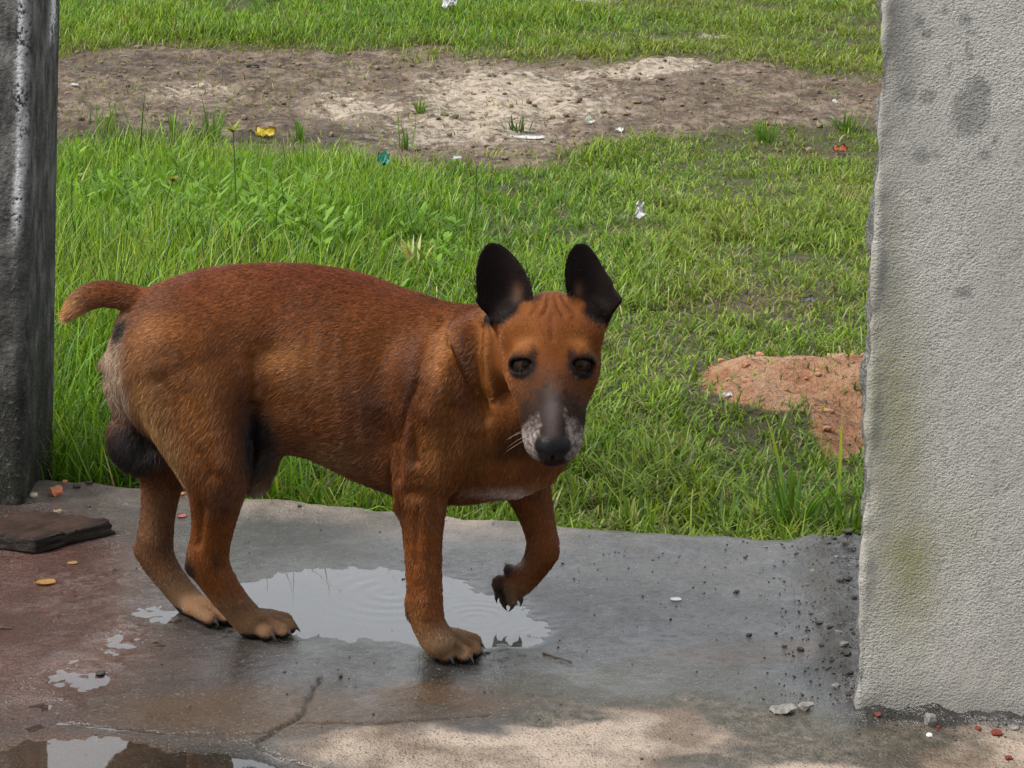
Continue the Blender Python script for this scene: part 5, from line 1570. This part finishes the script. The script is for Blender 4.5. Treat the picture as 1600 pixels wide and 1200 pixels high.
# direction the coat lies: blend of directions given at landmarks
LM = []
def lm(u, v, Y, d_, r=110):
    d_ = np.asarray(d_, float)
    LM.append((at(u, v, Y), d_ / np.linalg.norm(d_), r / 1172.0))
for u, v in ((300, 470), (400, 470), (500, 480), (600, 510), (680, 530)):
    lm(u, v, 2.47, (-1, 0, -0.22))
for u, v in ((450, 600), (520, 640), (580, 690), (500, 690)):
    lm(u, v, 2.47, (-1, 0, -0.55))
lm(260, 520, 2.48, (-0.8, 0, -0.6)); lm(300, 600, 2.46, (-0.45, 0, -0.9)); lm(230, 600, 2.52, (-0.3, 0.3, -0.9)); lm(340, 680, 2.45, (-0.35, 0, -1)); lm(270, 700, 2.49, (-0.2, 0, -1))
lm(195, 590, 2.56, (0.1, 0.2, -1), 60)
for u, v, Y in ((335, 800, 2.45), (325, 860, 2.46), (245, 800, 2.6), (662, 800, 2.41), (662, 870, 2.41), (664, 930, 2.41), (835, 790, 2.56), (845, 850, 2.56)):
    lm(u, v, Y, (-0.12, 0, -1), 70)
lm(355, 930, 2.48, (0.6, -0.1, -0.8), 50); lm(275, 915, 2.58, (0.6, -0.1, -0.8), 50); lm(415, 980, 2.5, (0.9, -0.3, -0.4), 40); lm(330, 962, 2.57, (0.9, -0.3, -0.4), 40); lm(702, 1010, 2.42, (0.7, -0.6, -0.5), 40)
lm(700, 640, 2.42, (-0.35, 0, -1)); lm(670, 720, 2.41, (-0.2, 0, -1)); lm(760, 600, 2.43, (-0.35, 0, -1), 70); lm(790, 660, 2.42, (-0.2, 0, -1), 70); lm(740, 740, 2.44, (-0.4, 0, -0.8), 70); lm(820, 730, 2.44, (-0.3, 0, -0.9), 60)
for u, v in ((220, 460), (170, 455)):
    lm(u, v, 2.54, (-1, 0, 0.05), 50)
lm(122, 480, 2.55, (-0.7, 0, -0.75), 34)
for l_, f_, u_ in ((0, -40, 40), (25, -35, 35), (-25, -35, 35), (0, 0, 25)):
    LM.append((hp(l_, f_, u_), -HF * 1.0 + Rt * 0.012 * l_, 0.05))
for l_ in (45, -45):
    LM.append((hp(l_, -10, -15), -HF + Rt * 0.01 * l_, 0.05))
for l_ in (30, -30, 0):
    LM.append((hp(l_, 60, -25), -HF * 0.9 - HU * (0.5 if l_ else 0), 0.04))
D = np.zeros((n, 3)); Wt = np.zeros(n)
for c_, d_, r_ in LM:
    w_ = np.exp(-((HP - c_) ** 2).sum(1) / (2 * (r_ * 0.8) ** 2)) + 1e-7
    D += w_[:, None] * d_; Wt += w_
D /= Wt[:, None]
jit = np.stack([fbm(HP[:, 0] + 31 * i, HP[:, 1], HP[:, 2], 24.0, 3) for i in range(3)], -1)
D = D / (np.linalg.norm(D, axis=1, keepdims=True) + 1e-9) + 0.55 * jit + rng.normal(0, 0.13, (n, 3))
D -= HN * (D * HN).sum(1, keepdims=True)
D /= np.linalg.norm(D, axis=1, keepdims=True) + 1e-9
hl_, hf_ = (HP - EYE_MID) @ Rt * 1000, (HP - EYE_MID) @ HF * 1000
on_head = sstep(2.45, 2.40, HP[:, 1]) * (HP[:, 2] > 0.22) * (np.abs(hl_) < 85)
length = 0.0098 * (0.6 + 0.7 * rng.random(n))
length *= 1 - 0.45 * on_head - 0.2 * on_head * sstep(20, 70, hf_)
legs = sstep(0.21, 0.16, HP[:, 2])
length *= (1 - 0.40 * legs) * (1 - 0.45 * sstep(0.05, 0.03, HP[:, 2]))
breech = np.maximum(near3(HP, 235, 650, 2.53, (45, 110)), near3(HP, 402, 740, 2.515, (40, 40)))
length *= 1 + 0.5 * breech
length *= 1 - 0.25 * sstep(0.30, 0.42, HP[:, 2])
tailm = near3(HP, 112, 488, 2.552, (34, 30))
length *= 1 + 1.0 * tailm
rise = 0.18 + 0.30 * rng.random(n) ** 2 + 0.10 * breech
K = 4
PT = np.zeros((n, K, 3), np.float32)
for i in range(K):
    f = i / (K - 1)
    PT[:, i] = HP - HN * 0.0006 + D * (length * f)[:, None] + HN * (length * (rise * f * (1.15 - 0.55 * f)))[:, None]
PT -= DOG_AT.astype(np.float32)
hair = bpy.data.hair_curves.new('fur')
hair.add_curves([K] * n)
hair.attributes['position'].data.foreach_set('vector', PT.reshape(-1)) if 'position' in hair.attributes else None
ra = hair.attributes.get('radius') or hair.attributes.new('radius', 'FLOAT', 'POINT')
rad = np.tile(np.array([0.00023, 0.00021, 0.00016, 0.00004], np.float32), n) * np.repeat(0.75 + 0.5 * rng.random(n).astype(np.float32), K)
ra.data.foreach_set('value', rad)
var = (0.52 + 0.86 * rng.random(n))[:, None]
HC2 = HC * var
lightm = (rng.random(n) < 0.14)[:, None]
HC2 = np.where(lightm, HC2 * np.array([1.7, 2.0, 2.5]), HC2)
darkm = (rng.random(n) < 0.10)[:, None]
HC2 = np.where(darkm, HC2 * 0.45, HC2)
ca = hair.attributes.new('coat', 'FLOAT_COLOR', 'CURVE')
rgba = np.ones((n, 4), np.float32); rgba[:, :3] = np.clip(HC2, 0, 1)
ca.data.foreach_set('color', rgba.reshape(-1))
t = NT('dog_fur')
hi_ = t.new('ShaderNodeHairInfo')
cc_ = t.attr('coat').outputs['Color']
tipc = t.mix(t.ramp(hi_.outputs['Intercept'], [(0.0, 0.0), (1.0, 0.55)]), cc_, t.mix(1.0, cc_, (1.35, 1.4, 1.5), 'MULTIPLY'))
M_FUR = t.done(t.bsdf(tipc, 0.42, None, 0.28))
fur = bpy.data.objects.new('fur', hair)
COL.objects.link(fur)
hair.materials.append(M_FUR)
fur.parent = dog
# whiskers
WV = bpy.data.hair_curves.new('whiskers')
wl_ = []
for sgn in (1, -1):
    for i in range(4):
        b_ = hp(sgn * (30 + rng.uniform(-3, 2)), 70 + 4 * (i % 4), -34 - 5 * (i // 3))
        dirw = Rt * sgn * 0.9 + HF * rng.uniform(-0.15, 0.25) + Dn * rng.uniform(-0.05, 0.4)
        wl_.append([b_ + dirw * 0.03 * f + np.array([0, 0, -0.006 * f * f]) for f in (0, 0.33, 0.66, 1.0)])
WV.add_curves([4] * len(wl_))
WV.attributes['position'].data.foreach_set('vector', (np.array(wl_, np.float32) - DOG_AT.astype(np.float32)).reshape(-1))
wr = WV.attributes.get('radius') or WV.attributes.new('radius', 'FLOAT', 'POINT')
wr.data.foreach_set('value', np.tile(np.array([0.00011, 0.00010, 0.00008, 0.00003], np.float32), len(wl_)))
WV.materials.append(simple_mat('whisker', (0.4, 0.36, 0.3), (0.5, 0.46, 0.4), 50, 0.4))
wo = bpy.data.objects.new('whiskers', WV); COL.objects.link(wo); wo.parent = dog
